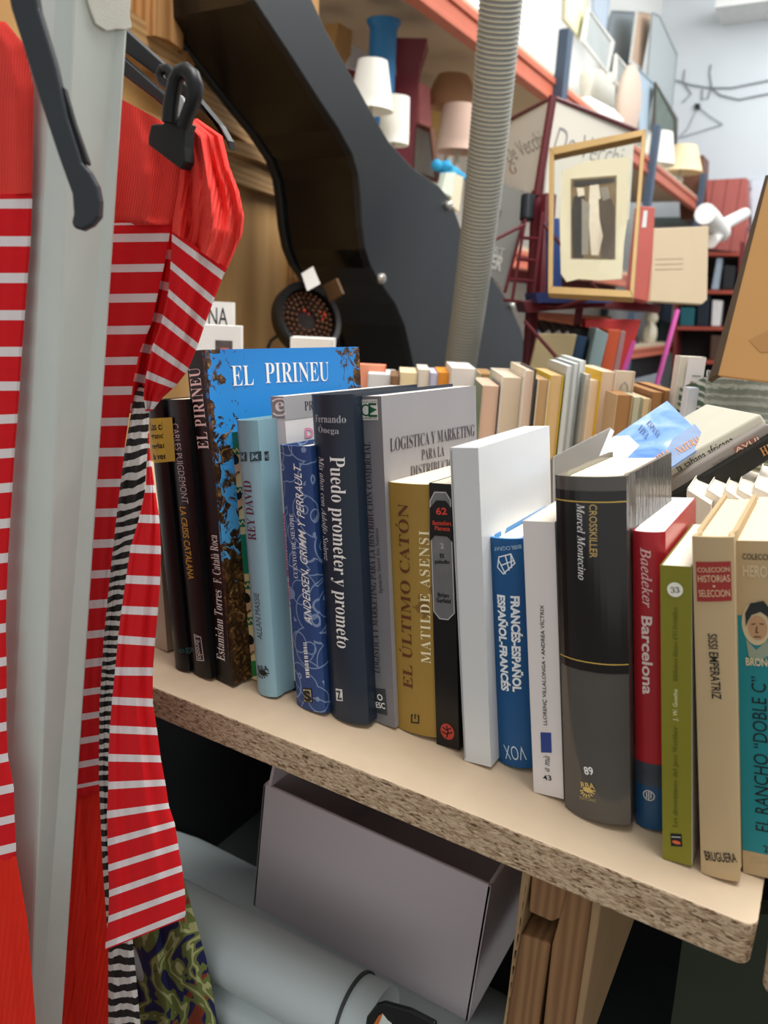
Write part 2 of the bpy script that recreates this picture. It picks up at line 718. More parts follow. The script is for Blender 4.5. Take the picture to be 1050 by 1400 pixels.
# ------------------------------------------------------------------ the tables (large structure first)
t = NT('chipboard_face', 0.6)
v = t.coord()
t.base(t.mix(t.noise(v, 60, 5), t.mix(t.noise(v, 6, 4), '#bfa88b', '#cbb69b'), '#cfbba0'))
t.bump(t.noise(v, 500, 2), 0.1, 0.0005)
M_BOARD = t.m
t = NT('chipboard_edge', 0.9, 0, 0.15)
v = t.coord('Object', (0.45, 1, 1.2), (0, 0.12, 0))
c1 = t.voro(v, 720, 'F1', 'Color')
gx = t.xyz(c1)
nz = t.noise(v, 420, 4, 0.6)
k = t.math('ADD', t.math('MULTIPLY', gx[0], 0.45), t.math('MULTIPLY', nz, 0.55))
t.base(t.ramp(k, [(0.22, '#5e4834'), (0.33, '#a0856a'), (0.5, '#bda487'), (0.7, '#cfb89b'), (0.95, '#dccab0')]))
t.bump(k, 0.9, 0.002)
M_CHIP = t.m


def board(label, x0, x1, y0, y1, th=0.0257, rad=0.007):
    # rounded corners in plan, the face on top and the pressed chips showing on the edge
    pts = []
    for cx, cy, a0 in ((x1 - rad, y0 + rad, -90), (x1 - rad, y1 - rad, 0), (x0 + rad, y1 - rad, 90), (x0 + rad, y0 + rad, 180)):
        for i in range(7):
            a = math.radians(a0 + 15 * i)
            pts.append((cx + rad * math.cos(a), cy + rad * math.sin(a), TZ - th))
    b = MB().prism(pts, Vector((0, 0, th)))
    b.mi = [1 if i == 1 else 0 for i in range(len(b.f))]
    b.mi[0] = 1
    fix = [M_CHIP, M_BOARD]
    o = b.build('table_board', fix, bevel=0.0012)
    return tag(o, label, 'table')


board('chipboard table top carrying the front row of books, raw chip edge facing out', -0.51, 0.0015, 0.0, 0.95)
board('short chipboard board behind the striped dress, under the white books lettered NA', -1.05, -0.515, 0.30, 0.95)
board('chipboard board at the right picture edge, beyond the narrow gap', 0.0085, 0.55, -0.012, 0.95)

# ------------------------------------------------------------------ front row, from the dresses to the right
def C(h, r=0.4, **k): return flat(h, r, k.pop('vary', 0.08), k.pop('scale', 25), **k)


MBK = C('#0e0d0f', 0.36)
# a pale one lying behind the first
b = Book('beige worn book leaning behind the red dress, left of the black books', (196, 700), (206, 700), (211, 884), (237, 890), -7, 0.10, C('#a89c88'), hard=False, page='#b8ac95')
b.root.location.y += 0.0
# 1
b = Book('black book with a yellow title square, first dark spine beside the striped dress', (201, 547), (227, 545.5), (240, 911), (264, 921), -7, 0.145, MBK, hard=True, bulge=0.003, T=0.0185)
lab = b.poly('title_label', [(204, 572), (232, 571), (236.5, 631), (209.5, 633)], C('#b7b23e', 0.5))
b.text('Las cinco', (206.5, 583), (230.5, 582), 11, INK, off=0.02, name='title')
b.text('grandes', (207.5, 597), (228, 596.5), 10, INK, off=0.02, name='title')
b.text('reglas de', (208.5, 611), (233, 609), 10, INK, off=0.02, name='title')
b.text('la venta', (210, 624), (232, 623), 9, INK, off=0.02, name='title')
b.text('ega', (246, 891), (263, 890), 8, C('#1f5a60'), name='publisher_name')
# 2
b = Book('black political paperback with white and yellow lettering on its spine', (227.5, 546), (258, 543), (264, 920), (292, 929), -7, 0.15, MBK, hard=False, bulge=0.0015, T=0.0228)
b.text('CARLES PUIGDEMONT', (240, 579), (254, 688), 8.5, C('#c9c9cc'), name='author_name', off=-0.005)
b.text('LA CRISIS CATALANA', (250.5, 693), (262, 792), 8.5, C('#d9ae33'), off=0.012)
b.lines('publisher_frame', [[(266, 867), (275, 871), (279, 903), (270, 902), (266, 867)]], 1, C('#b9b9b9'))
b.text('Librooks', (269.5, 870), (275, 901), 6.5, C('#c9c9c9'), name='publisher_name', off=0.01)

# 3 the tall photo book
t = NT('branches_and_sky', 0.3)
v = t.coord()
x = t.xyz(v)
nz = t.noise(v, 75, 6, 1.2, 0.68)
fine = t.noise(v, 120, 5, 2.0, 0.7)
# amount of foliage: left edge, bottom and the upper right corner
left = t.math('SUBTRACT', 0.46, t.math('MULTIPLY', x[1], 12.0))
low = t.math('MULTIPLY', t.math('SUBTRACT', 0.165, x[2]), 9.0)
rt = t.math('MULTIPLY', t.math('SUBTRACT', x[1], 0.138), 16.0)
amt = t.math('MAXIMUM', t.math('MAXIMUM', left, low), rt)
msk = t.math('GREATER_THAN', t.math('ADD', amt, t.math('MULTIPLY', t.math('SUBTRACT', nz, 0.5), 2.4)), 0.36)
sky = t.ramp(t.math('MULTIPLY', x[2], 3.6), [(0.3, '#5fb4e8'), (0.75, '#2f92de'), (1.0, '#1c7ac9')])
leaf = t.ramp(fine, [(0.3, '#120d0b'), (0.5, '#3a2716'), (0.62, '#7d5a30'), (0.75, '#c8a878')])
t.base(t.mix(msk, sky, leaf))
M_PIR = t.m
b = Book('tall black spined photo book with a blue sky cover, highest of the row', (254, 480), (282, 479), (296, 929.5), (316, 933), -8, 0.17, MBK, M_PIR, hard=True, back=(491, 476.5), page='#e8e2d6', edge=MBK)
b.poly('spine_photo', [(276, 480), (281.8, 479), (315.5, 933), (309, 800)], M_PIR, lift=0.0003)
b.text('EL PIRINEU', (279, 614), (266, 503), 15, WHITE, 'serif', -0.005, space=1.06)
b.text('Estanislau Torres', (302.5, 902), (297.5, 806), 11, WHITE, 'serif', -0.006, name='author_name')
b.text('F. Català Roca', (298, 797), (291.5, 731), 11, WHITE, 'serif', -0.006, name='author_name')
b.text('EL', (316.5, 514), (346, 513), 27, WHITE, 'serif', -0.008, 'front', name='cover_title')
b.text('PIRINEU', (362, 510.5), (449, 508), 27, WHITE, 'serif', -0.008, 'front', name='cover_title')

# 4 the comic
GRN, YLW = C('#2a7d58'), C('#e6dca2')
b = Book('thin comic album with a green and yellow spine of printed portraits', (311, 596), (326, 591), (339, 926.5), (354, 925), -8, 0.11, YLW, C('#2a7d58'), hard=True, page='#ded3b4')
for y0, y1, mm in ((592, 612, GRN), (732, 785, C('#1f8a68')), (905, 925, C('#2f8a4a'))):
    xa, xb = 311 + (y0 - 596) * .082, 311 + (y1 - 596) * .082
    b.poly('spine_band', [(xa, y0), (xa + 15, y0 - 2), (xb + 15.5, y1 - 1), (xb, y1)], mm)
for i, y in enumerate((636, 684, 825, 882)):
    xc = 319 + (y - 596) * .082
    b.disc('portrait', (xc, y), 6, C('#d5b48a'), sq=1.5)
    b.disc('portrait', (xc - 1, y - 8), 6, INK, sq=0.8, lift=0.0005)
    b.lines('portrait', [[(xc - 4, y + 7), (xc, y + 13), (xc + 5, y + 9)]], 2, INK)
for y in (616, 671, 715, 800, 849):
    xc = 313 + (y - 596) * .082
    b.poly('spine_band', [(xc, y - 4), (xc + 14, y - 6), (xc + 15, y + 5), (xc + 1, y + 6)], GRN, lift=0.0003)
    b.lines('ornament', [[(xc + 2, y + 2), (xc + 4, y - 3), (xc + 7, y + 2), (xc + 10, y - 3), (xc + 13, y + 2)]], 1.2, YLW, lift=0.0006)

# 5 pale blue
PB, PB2 = C('#8fb6c4', 0.42), C('#7fa9b7', 0.42)
b = Book('pale blue hardback with a row of dark square ornaments near its top', (324, 573.6), (357, 571.5), (352.5, 944), (384, 947.5), -7, 0.105, PB, hard=True, bulge=0.004, page='#e4ddcb', edge=PB2, T=0.0215)
b.band('spine_band', 0.885, 0.998, PB2)
for i, xx in enumerate((333, 347.5, 360)):
    xs = [xx - 5.5, xx + 5.5] if i < 2 else [xx - 3, xx + 3]
    b.poly('ornament', [(xs[0], 618), (xs[1], 617.5), (xs[1] + .8, 630.5), (xs[0] + .8, 631)], C('#2f4a52'))
    b.lines('ornament', [[(xx - 3, 621), (xx + 3, 628)], [(xx + 3, 621), (xx - 3, 628)], [(xx - 3, 624.5), (xx + 3, 624.5)]], 1, PB, lift=0.0006)
b.text('REY DAVID', (346, 738), (338.5, 657), 11, C('#64223a'), 'serif', -0.005)
b.text('ALLAN MASSIE', (356.5, 873), (351.5, 810), 7, C('#3f4f58'), off=-0.005, name='author_name')
b.text('RBA', (353.5, 913), (367, 914), 8, INK, off=0.01, name='publisher_name')
b.disc('publisher_mark', (360, 919), 5, INK, sq=0.55)
b.lines('publisher_mark', [[(360 + 5.5 * math.cos(a), 919 + 5 * math.sin(a)), (360 + 8 * math.cos(a), 919 + 8 * math.sin(a))] for a in [math.radians(d) for d in range(15, 180, 25)]], 1, INK)

# 6 white paperback with grey head
PW = C('#d9d7d8', 0.45)
b = Book('white paperback with a grey head and a white emblem, half hidden between the blue books', (370, 542), (394, 540), (398, 942), (406, 942), -6, 0.15, PW, C('#e6e4e4'), hard=False, page='#f2eee4', T=0.0128)
b.band('spine_band', 0.93, 1.0, C('#8f8f92'))
b.band('cover_band', 0.925, 1.0, C('#a9a9ac'), 'front')
b.text('e', (377, 556.5), (389, 555.5), 13, WHITE, 'serif', 0.0, name='publisher_mark')
b.lines('publisher_mark', [[(373, 548.5), (378, 545.5), (386, 545), (391, 547.5)], [(374, 565), (379, 568), (387, 567.5), (392, 564)]], 1.6, WHITE)
b.text('PR', (416, 555), (428, 554), 12, C('#3c3c3e'), 'serif', -0.008, 'front', name='cover_title')
b.text('D', (416.5, 592), (428, 591.5), 14, C('#e79ab8'), 'sans', 0.04, 'front', name='cover_title')
b.text('Dieta Mediterránea', (395.5, 829), (388.5, 700), 8, C('#d679a0'), off=0.02)
b.band('spine_foot', 0.0, 0.035, BLACK)

# 7 the blue fairy tales
t = NT('blue_cloth_with_rings', 0.5)
v = t.coord()
d = t.voro(v, 44, 'F1')
r1 = t.math('LESS_THAN', t.math('ABSOLUTE', t.math('SUBTRACT', t.math('FRACT', t.math('MULTIPLY', d, 3.2)), 0.5)), 0.055)
v2 = t.coord('Object', (1, 1, 1), (0, 0, 0), (0.31, 0.1, 0.27))
d2 = t.voro(v2, 34, 'F1')
r2 = t.math('LESS_THAN', t.math('ABSOLUTE', t.math('SUBTRACT', t.math('FRACT', t.math('MULTIPLY', d2, 2.8)), 0.5)), 0.045)
t.base(t.mix(t.math('MULTIPLY', t.math('MAXIMUM', r1, r2), 0.5), t.mix(t.noise(v, 30, 3), '#233f74', '#2c4c86'), '#a9bfe0'))
b = Book('blue hardback patterned with thin white rings and handwritten white lettering', (383, 608), (430, 606.5), (406, 962.5), (451, 968), -6, 0.12, t.m, hard=True, bulge=0.0025, page='#d9d4cb', T=0.0288)
b.text('ANDERSEN, GRIMM Y PERRAULT', (423, 852), (408, 636), 11, WHITE, 'sans', 0.004, shear=0.35)
b.text('CUENTOS DE SIEMPRE', (405.5, 790), (399, 702), 6, C('#dfe6f2'), 'serif', -0.005, name='subtitle')
bars = []
y = 878.0
random.seed(4)
while y < 926:
    hgt = random.choice((1.2, 1.8, 2.6))
    xx = 415.5 + (y - 878) * 0.085
    bars.append((xx, y, hgt))
    y += hgt + random.choice((1.0, 1.6, 2.2))
for q in (bars,):
    pts, fs = [], []
    for xx, yy, hh in q:
        o = len(pts)
        pts += [tuple(b.q(p, 'spine')) for p in ((xx, yy), (xx + 5, yy), (xx + 5, yy + hh), (xx, yy + hh))]
        fs.append((o, o + 1, o + 2, o + 3))
    b._emit('code_bars', pts, fs, 'spine', 0.0004, WHITE)
lo = b.poly('publisher_label', [(414.5, 940), (427, 941), (428.5, 960.5), (416, 959.5)], C('#111318'))
b.poly('publisher_label', [(415.5, 941.5), (426, 942.5), (427.4, 959), (417, 958.3)], C('#b3a889'), lift=0.0005)
b.text('S', (416.5, 950.5), (426.5, 951), 15, C('#111318'), off=0.06, name='publisher_mark', lift=0.0008)

# 8 navy
t = NT('navy_jacket', 0.38)
v = t.coord()
t.base(t.mix(t.noise(v, 18, 3), '#1d2836', '#232f40'))
b = Book('thick dark navy hardback with a long white serif title on its rounded spine', (426, 539), (486, 537), (452, 973.6), (508, 979), -6, 0.125, t.m, hard=True, bulge=0.006, page='#ece3d2', edge=t.m, T=0.0362)
b.text('Fernando', (430.5, 572), (471, 573.5), 10, C('#b4b8be'), 'serif', -0.006, name='author_name')
b.text('Ónega', (436, 586.5), (464, 589), 13, C('#b4b8be'), 'serif', -0.006, name='author_name')
b.text('Puedo prometer y prometo', (459, 624), (468.5, 885), 22, WHITE, 'serif', -0.005)
b.text('Mis años con Adolfo Suárez', (438.5, 624), (446, 766), 11, C('#dfe2e4'), 'italic', 0.0, name='subtitle')
b.poly('publisher_label', [(460, 940.5), (469.5, 941.5), (470.5, 957.5), (461, 957)], C('#dfe3e3'))
b.text('Z', (462, 949), (469, 949.5), 12, C('#1d2836'), off=0.03, name='publisher_mark', lift=0.0008)

# 9 logistics
t = NT('grey_card_jacket', 0.4)
v = t.coord()
t.base(t.mix(t.noise(v, 9, 4), '#8e8c90', '#a3a1a4'))
M_LOG = t.m
b = Book('large grey paperback about logistics with a green and white emblem on its spine', (489, 541.6), (520, 543), (510.5, 986), (541, 993), -6, 0.16, C('#77767b', 0.42), M_LOG, hard=False, page='#efebe2', back=(650.5, 528))
b.poly('emblem_label', [(492, 546.5), (516, 546), (517.5, 574), (494, 574.5)], C('#e4e3dc'))
b.text('C', (494.5, 561), (504.5, 560.5), 17, C('#14583a'), off=0.0, name='emblem', lift=0.0006)
b.lines('emblem', [[(514.5, 552.5), (505.5, 552.5), (505.5, 568.5), (516, 568.5)]], 2.4, C('#14583a'), lift=0.0006)
b.poly('emblem', [(505.5, 555), (516, 560), (505.5, 566)], C('#14583a'), lift=0.0006)
b.text('COLECCION', (493.5, 549.2), (515.5, 548.7), 3, C('#555555'), name='emblem', lift=0.0006)
b.text('EMPRESA', (495, 572), (516.5, 571.5), 3, C('#555555'), name='emblem', lift=0.0006)
b.text('LOGISTICA Y MARKETING PARA LA DISTRIBUCION COMERCIAL', (516, 920), (502.5, 604), 8, C('#3a3038'), 'serif', -0.006)
b.text('Ignacio Soret los Santos', (521, 811), (515.5, 722), 6.5, C('#4a424a'), 'serif', -0.006, name='author_name')
b.poly('publisher_label', [(512.5, 940.5), (527, 942), (530, 978), (515, 974.5)], C('#3c4044'))
b.text('ESC', (514.5, 963), (527, 965), 8, WHITE, off=0.02, name='publisher_mark', lift=0.0006)
b.disc('publisher_mark', (520, 953), 3.6, WHITE, r2=2.2, lift=0.0006)
b.text('LOGISTICA Y MARKETING', (533, 608.5), (648.5, 588), 17, C('#463c44'), 'serif', -0.008, 'front', name='cover_title')
b.text('PARA LA', (576, 622), (607, 616), 14, C('#463c44'), 'serif', -0.008, 'front', name='cover_title')
b.text('DISTRIBUCION', (561, 645), (625, 632), 14, C('#463c44'), 'serif', -0.008, 'front', name='cover_title')

# 10 the ochre novel
t = NT('ochre_parchment', 0.45)
v = t.coord()
n1 = t.noise(v, 26, 5, 0.4)
n2 = t.noise(v, 9, 3)
t.base(t.mix(t.math('GREATER_THAN', n1, 0.62), t.mix(n2, '#8a6a26', '#a98a3e'), '#7a5a24'))
b = Book('ochre yellow parchment patterned novel with brown and cream capitals', (527, 658), (586.5, 661), (540.6, 992), (597.5, 1005), -4, 0.12, t.m, hard=False, bulge=0.003, page='#f6e7cb')
b.text('EL ÚLTIMO CATÓN', (556.5, 940), (549.5, 688), 18, C('#5d3416'), 'serif', -0.006)
b.text('MATILDE ASENSI', (582, 907), (579, 726), 12, C('#efe2b8'), 'serif', -0.005, name='author_name', space=1.15)
b.lines('publisher_mark', [[(565, 977), (563.5, 977), (563.5, 987), (573, 988), (573, 978), (571.5, 977.7)], [(568.3, 976), (568.3, 982)]], 1.5, INK)

# 11 the black best seller
BK = C('#0c0b0c', 0.28)
b = Book('slim black paperback numbered 62 with a silver eight sided panel', (586.5, 660), (617, 660), (597, 1017), (630, 1028), -4, 0.115, BK, hard=False, page='#e9dcc4')
b.poly('silver_panel', [(594, 671.5), (610, 672), (617, 683), (622.5, 838), (613, 848), (601, 846.5), (592.5, 836), (587.5, 684)], C('#77787a', 0.3, metal=0.3, vary=0.3, scale=60))
b.lines('silver_panel', [[(594.5, 673), (610, 673.5), (616, 684), (621.5, 838), (613, 846.8), (601.5, 845.5), (593.5, 835), (588.5, 685), (594.5, 673)]], 1, SILVER, lift=0.0004)
b.poly('number_panel', [(597, 684), (609.5, 684.5), (618, 695), (619, 741), (612, 733.5), (595, 732), (588.3, 740), (588.3, 694)], BK, lift=0.0006)
RED = C('#d0412f')
b.text('62', (597, 698.5), (612, 698.5), 10, RED, off=0.03, name='series_number', lift=0.0009)
b.text('Bestsellers', (592.5, 714.3), (618, 715.3), 6, RED, off=0.02, name='series_name', lift=0.0009)
b.text('Planeta', (595.5, 721.5), (616, 722.8), 6, RED, off=0.02, name='series_name', lift=0.0009)
b.text('2', (602.5, 746), (607.5, 746), 7, SILVER, name='series_number', lift=0.0006)
b.text('El', (602, 759.5), (607, 759.7), 6, INK, off=0.02, lift=0.0006)
b.text('paladín', (595, 768), (615, 769), 7, INK, off=0.02, lift=0.0006)
b.text('Brian', (599, 813), (614, 814), 6, INK, off=0.02, name='author_name', lift=0.0006)
b.text('Garfield', (597, 820), (616.5, 822), 6, INK, off=0.02, name='author_name', lift=0.0006)
b.disc('publisher_mark', (612, 1000), 9, C('#b53b2e'), sq=1.1)
b.lines('publisher_mark', [[(606, 994), (611, 998), (617, 995)], [(605, 1000), (611, 1003), (619, 1001)], [(611, 992), (613, 1000), (611, 1008)]], 1.3, BK, lift=0.0006)

# 12 the white book
b = Book('blank white book with a creased plain jacket, taller than its neighbours', (614.5, 612), (658, 609), (635, 1040), (679, 1034), -1, 0.15, C('#cfd3d4', 0.35, vary=0.05), C('#e0e3e3', 0.3, vary=0.05), hard=False, page='#f0f0ec', back=(751, 578), T=0.0195)
b.lines('jacket_fold', [[(617, 616), (636, 1036)]], 1.6, C('#9a9c9c'))

# 13 the dictionary
VX = C('#145287', 0.38)
b = Book('short blue French and Spanish dictionary with white block letters', (666.7, 733), (714, 735), (681, 1039), (729, 1055), -1.5, 0.10, VX, C('#1b6bab'), hard=True, bulge=0.004, page='#f3e6d2', edge=C('#2a86c9'), T=0.0245)
b.text('FRANCÉS-ESPAÑOL', (705.5, 815), (708.5, 946), 14, C('#eef3f7'), off=0.045)
b.text('ESPAÑOL-FRANCÉS', (687, 813), (692.5, 944), 14, C('#eef3f7'), off=0.045)
b.text('BIBLOGRAF', (711, 748), (676, 750), 5.5, C('#a9c4dc'), name='publisher_name')
b.lines('emblem', [[(683, 761), (699, 757), (704, 770), (689, 784), (681, 775), (683, 761)], [(687, 772), (703, 766)], [(692, 760), (697, 779)], [(683, 766), (692, 784)], [(699, 758), (700, 776)]], 1.6, C('#dfe9f2'))
b.text('VOX', (718, 1030), (690, 1027), 19, C('#c9dcec'), off=-0.01, name='publisher_mark')

# 14 white Villalonga
b = Book('white paperback with small black capitals and a blue square near the foot', (714.5, 712), (759, 714), (729.8, 1083), (770, 1089), 0, 0.11, C('#dcd6d4', 0.5, vary=0.04), hard=False, page='#f4e8d6')
b.text('LLORENÇ VILLALONGA • ANDREA VÍCTRIX', (745.5, 991), (741, 827), 7.5, INK, off=0.006)
b.poly('colour_square', [(739, 1001), (753.5, 1001.5), (754.5, 1029), (740, 1028.5)], C('#2d4286'))
b.text('a mà', (747, 1054), (747.5, 1033), 9, INK, 'italic', name='series_name')
b.text('43', (742.5, 1062.5), (754, 1063.5), 7, INK, off=0.01, name='series_number')

# 15 Crosskiller
t = NT('grey_jacket_in_film', 0.16, 0, 0.6)
v = t.coord()
t.base(t.mix(t.noise(v, 30, 3), '#4b4844', '#54514d'))
t.bump(t.noise(t.coord('Object', (8, 8, 1)), 8, 3, 0.6), 0.25, 0.002)
M_CRS = t.m
t = NT('film_over_grey_board', 0.12, 0, 0.8)
v = t.coord('Object', (1, 14, 1))
t.base(t.mix(t.noise(v, 12, 4), '#4a4743', '#5a5650'))
t.bump(t.noise(v, 26, 4, 0.8), 0.8, 0.004)
M_CRF = t.m
CB = flat('#0e0b0c', 0.14, 0.1, 20, 0, 0.6)
b = Book('thickest book, grey hardback in clear film with a glossy black upper spine', (759, 649), (857, 655), (773, 1103), (862, 1124.5), -3, 0.115, M_CRS, M_CRF, hard=True, bulge=0.006, page='#f6edd0', edge=C('#7a756c', 0.25), back=(918, 622))
b.band('black_panel', 0.455, 0.962, CB)
b.band('gold_line', 0.932, 0.935, GOLD, lift=0.0005)
b.band('gold_line', 0.481, 0.484, GOLD, lift=0.0005)
b.text('CROSSKILLER', (812, 689), (812.5, 762), 10.5, C('#c3a567'), off=0.01)
b.text('Marcel Montecino', (795, 688), (797, 792), 11, C('#e8e8e6'), 'italic', 0.004, name='author_name')
b.text('89', (799.5, 1052), (812, 1052.5), 11, WHITE, off=0.02, name='series_number')
b.text('RBA', (795, 1071.5), (814, 1073.5), 8, C('#d2b56c'), off=0.02, name='publisher_name')
b.disc('publisher_mark', (804.5, 1078.5), 6.5, C('#d2b56c'), sq=0.55)
b.lines('publisher_mark', [[(804.5 + 7 * math.cos(a), 1079 + 6 * math.sin(a)), (804.5 + 10.5 * math.cos(a), 1079 + 9.5 * math.sin(a))] for a in [math.radians(d) for d in range(5, 180, 24)]], 1.8, C('#d2b56c'))
b.text('EDITORES', (793, 1089), (816, 1093), 3.5, C('#b9a268'), name='publisher_name')

# 16 the red guide
RD = C('#b0262f', 0.33)
b = Book('red city guide in a plastic jacket with a blue foot, right of the thickest book', (864.5, 725), (910, 727), (869.5, 1125), (908, 1141), 0, 0.10, RD, C('#c23a40', 0.25), hard=False, bulge=0.003, page='#f4f2ee', T=0.0178)
b.band('blue_foot', 0.0, 0.155, C('#1d4a72', 0.35))
b.band('skyline_band', 0.155, 0.235, C('#3b4450', 0.35, vary=0.6, scale=120))
b.text('Baedeker', (883, 748), (886, 830), 15, C('#e9b9b6'), 'italic', 0.012, name='publisher_name')
b.text('Barcelona', (884.5, 842), (886, 949), 15, C('#f0d9d4'), off=0.025)
b.disc('publisher_mark', (887.5, 1086.5), 8, SILVER, r2=6.6)
b.lines('publisher_mark', [[(884.5, 1082), (884.5, 1090)], [(887.5, 1081), (887.5, 1092)], [(890.5, 1082), (890.5, 1090)]], 1.6, SILVER)

# 17 Goethe
OL = C('#7d7a20', 0.42)
b = Book('slim olive green paperback with a white numbered disc on its spine', (902.5, 772.5), (945, 773), (906, 1174), (949, 1178.5), 0, 0.10, OL, C('#dcd9cf'), hard=False, page='#f6edda', T=0.0155)
b.disc('number_disc', (923, 806), 11, C('#e9e8da'))
b.text('33', (917.5, 806), (929, 806), 8, INK, 'serif', -0.01, name='series_number', lift=0.0007)
b.text('Biblioteca Bàsica d’El Periódico', (923.5, 931), (923, 830), 6.5, C('#55551c'), 'serif', -0.012, name='series_name')
b.text('J. W. Goethe', (924, 985), (924.5, 942), 8, C('#e4e2b6'), off=0.0, name='author_name')
b.text('Les desventures del jove Werther', (924, 1131), (924, 993), 8.5, C('#55551c'), 'serif', -0.01)
b.poly('publisher_label', [(916.5, 1139), (932, 1140), (933, 1157.5), (917.5, 1156.5)], C('#14181c'))
b.disc('publisher_mark', (925, 1151), 5.5, C('#d4603a'), sq=0.5, lift=0.0005)
b.lines('publisher_mark', [[(918.5, 1143.5), (930.5, 1144)]], 1.2, SILVER, lift=0.0005)

# 18 Sissi
t = NT('buff_book_cloth', 0.8, 0, 0.2)
v = t.coord()
t.base(t.mix(t.noise(v, 16, 5), '#b39c76', '#c4ad88'))
t.bump(t.wave(v, 700, 2, 2, 2, 'Z'), 0.2, 0.0004)
M_BUF = t.m
b = Book('worn buff cloth hardback with a red series label, second from the right edge', (946, 733), (1001, 741), (958.5, 1193), (1011.5, 1199), 0, 0.115, M_BUF, hard=True, page='#eed9b9', over=0.002, bulge=0.0012, T=0.0196)
b.poly('series_label', [(951, 768), (999, 767.5), (1000.5, 821.5), (953, 822.5)], C('#9a2f2c'))
CRM = C('#d9bb95')
b.text('COLECCION', (953.5, 779), (997.5, 778), 6.5, CRM, off=0.005, name='series_name', lift=0.0005)
b.text('HISTORIAS', (954, 791), (998, 790.5), 9.5, CRM, off=0.005, name='series_name', lift=0.0005)
b.text('SELECCION', (955.5, 811), (998, 810.5), 9.5, CRM, off=0.005, name='series_name', lift=0.0005)
b.disc('series_name', (976.5, 801), 1.8, CRM, lift=0.0005)
b.text('SISSI EMPERATRIZ', (974, 866), (980, 955), 13, INK, off=0.012)
b.text('BRUGUERA', (963.5, 1169.5), (1006.5, 1173), 13, INK, off=0.012, name='publisher_name')

# 19 the western
TL = C('#15808a', 0.5)
b = Book('teal western novel with a printed portrait, cut off by the right picture edge', (1004, 739), (1062, 744), (1016, 1193), (1072, 1204), 0, 0.12, M_BUF, TL, hard=False, page='#efd9bd', T=0.0215)
b.band('teal_panel', 0.075, 0.79, TL)
b.text('COLECCIÓN', (1015, 759.5), (1064, 761), 10, INK, off=0.008, name='series_name')
b.text('HEROES', (1016, 780), (1062, 782), 16, C('#d8c3a0'), off=0.008, name='series_name')
b.disc('portrait', (1034, 852), 20, C('#cdbb96'), sq=1.75, lift=0.0004)
b.disc('portrait', (1036, 858), 13, C('#b88f6a'), sq=1.5, lift=0.0006)
b.poly('portrait', [(1020, 856), (1019, 838), (1026, 824), (1044, 821), (1053, 832), (1053, 852), (1049, 842), (1040, 836), (1028, 840), (1023, 848)], C('#22282a'), lift=0.0008)
b.poly('portrait', [(1020, 873), (1034, 888), (1050, 874), (1052, 895), (1036, 905), (1024, 897)], C('#8e9a86'), lift=0.0007)
b.lines('portrait', [[(1028, 853), (1033, 852)], [(1039, 852), (1044, 853)], [(1035, 856), (1034, 864), (1037, 864)], [(1031, 870), (1040, 870)]], 1.5, C('#33271f'), lift=0.0009)
b.text('BRONCO', (1020, 903.5), (1066, 906), 11, C('#d9c9a4'), off=0.02, name='author_name', lift=0.0009)
b.text('EL RANCHO “DOBLE C”', (1043, 1136), (1037, 925), 20, C('#10191b'), off=0.0, lift=0.0005)
b.text('29', (1044, 1160), (1057, 1161), 10, INK, off=0.01, name='series_number')
b.text('BRUGUERA', (1028, 1176), (1066, 1180), 10, C('#c0a883'), name='publisher_name', off=0.01)

# ------------------------------------------------------------------ clothes, post and hangers
def knit(name, red, stripes=True, rib=900):
    t = NT(name, 0.92, 0, 0.12)
    uvm = t.coord('UV')
    x = t.xyz(uvm)
    nz = t.noise(uvm, 6, 3)
    c = lin(red)
    rd = t.mix(nz, [k * 0.9 for k in c[:3]] + [1], c)
    if stripes:
        m_ = t.math('LESS_THAN', t.math('ABSOLUTE', t.math('SUBTRACT', t.math('FRACT', t.math('ADD', x[1], 0.5)), 0.5)), 0.135)
        t.base(t.mix(m_, rd, '#ece4e6'))
    else:
        t.base(rd)
    wv = t.math('SINE', t.math('MULTIPLY', x[0], rib * 6.283))
    t.bump(wv, 0.22 if stripes else 0.55, 0.0004 if stripes else 0.0007)
    return t.m


M_STR = knit('red_white_striped_knit', '#e2232a', True, 650)
M_YOKE = knit('top_lit_red_rib_knit', '#f34a42', False, 420)  # brighter than the striped red: light from above put into the colour
M_SKIRT = knit('red_pleated_cloth', '#ee3222', False, 120)
t = NT('zebra_cloth', 0.85)
u = t.coord('UV')
x = t.xyz(u)
wob = t.math('MULTIPLY', t.math('SUBTRACT', t.noise(t.coord('UV', (20, 0.25, 1)), 2, 2), 0.5), 0.9)
k = t.math('FRACT', t.math('ADD', x[1], wob))
t.base(t.mix(t.math('GREATER_THAN', k, 0.52), '#15100f', '#cfcac6'))
M_ZEB = t.m
t = NT('floral_scroll_cloth', 0.8)
u = t.coord('UV', (1, 1, 1))
n1 = t.noise(u, 13, 2, 1.6)
n2 = t.noise(u, 9, 2, 1.0)
a = t.ramp(n2, [(0.0, '#1f1f52'), (0.47, '#23235c'), (0.48, '#8a3a22'), (0.56, '#94401f'), (0.57, '#2a3a22')], 'CONSTANT')
scroll = t.math('LESS_THAN', t.math('ABSOLUTE', t.math('SUBTRACT', n1, 0.5)), 0.075)
core = t.math('LESS_THAN', t.math('ABSOLUTE', t.math('SUBTRACT', n1, 0.5)), 0.022)
t.base(t.mix(core, t.mix(scroll, a, '#6f7a40'), '#b4b67e'))
M_FLO = t.m


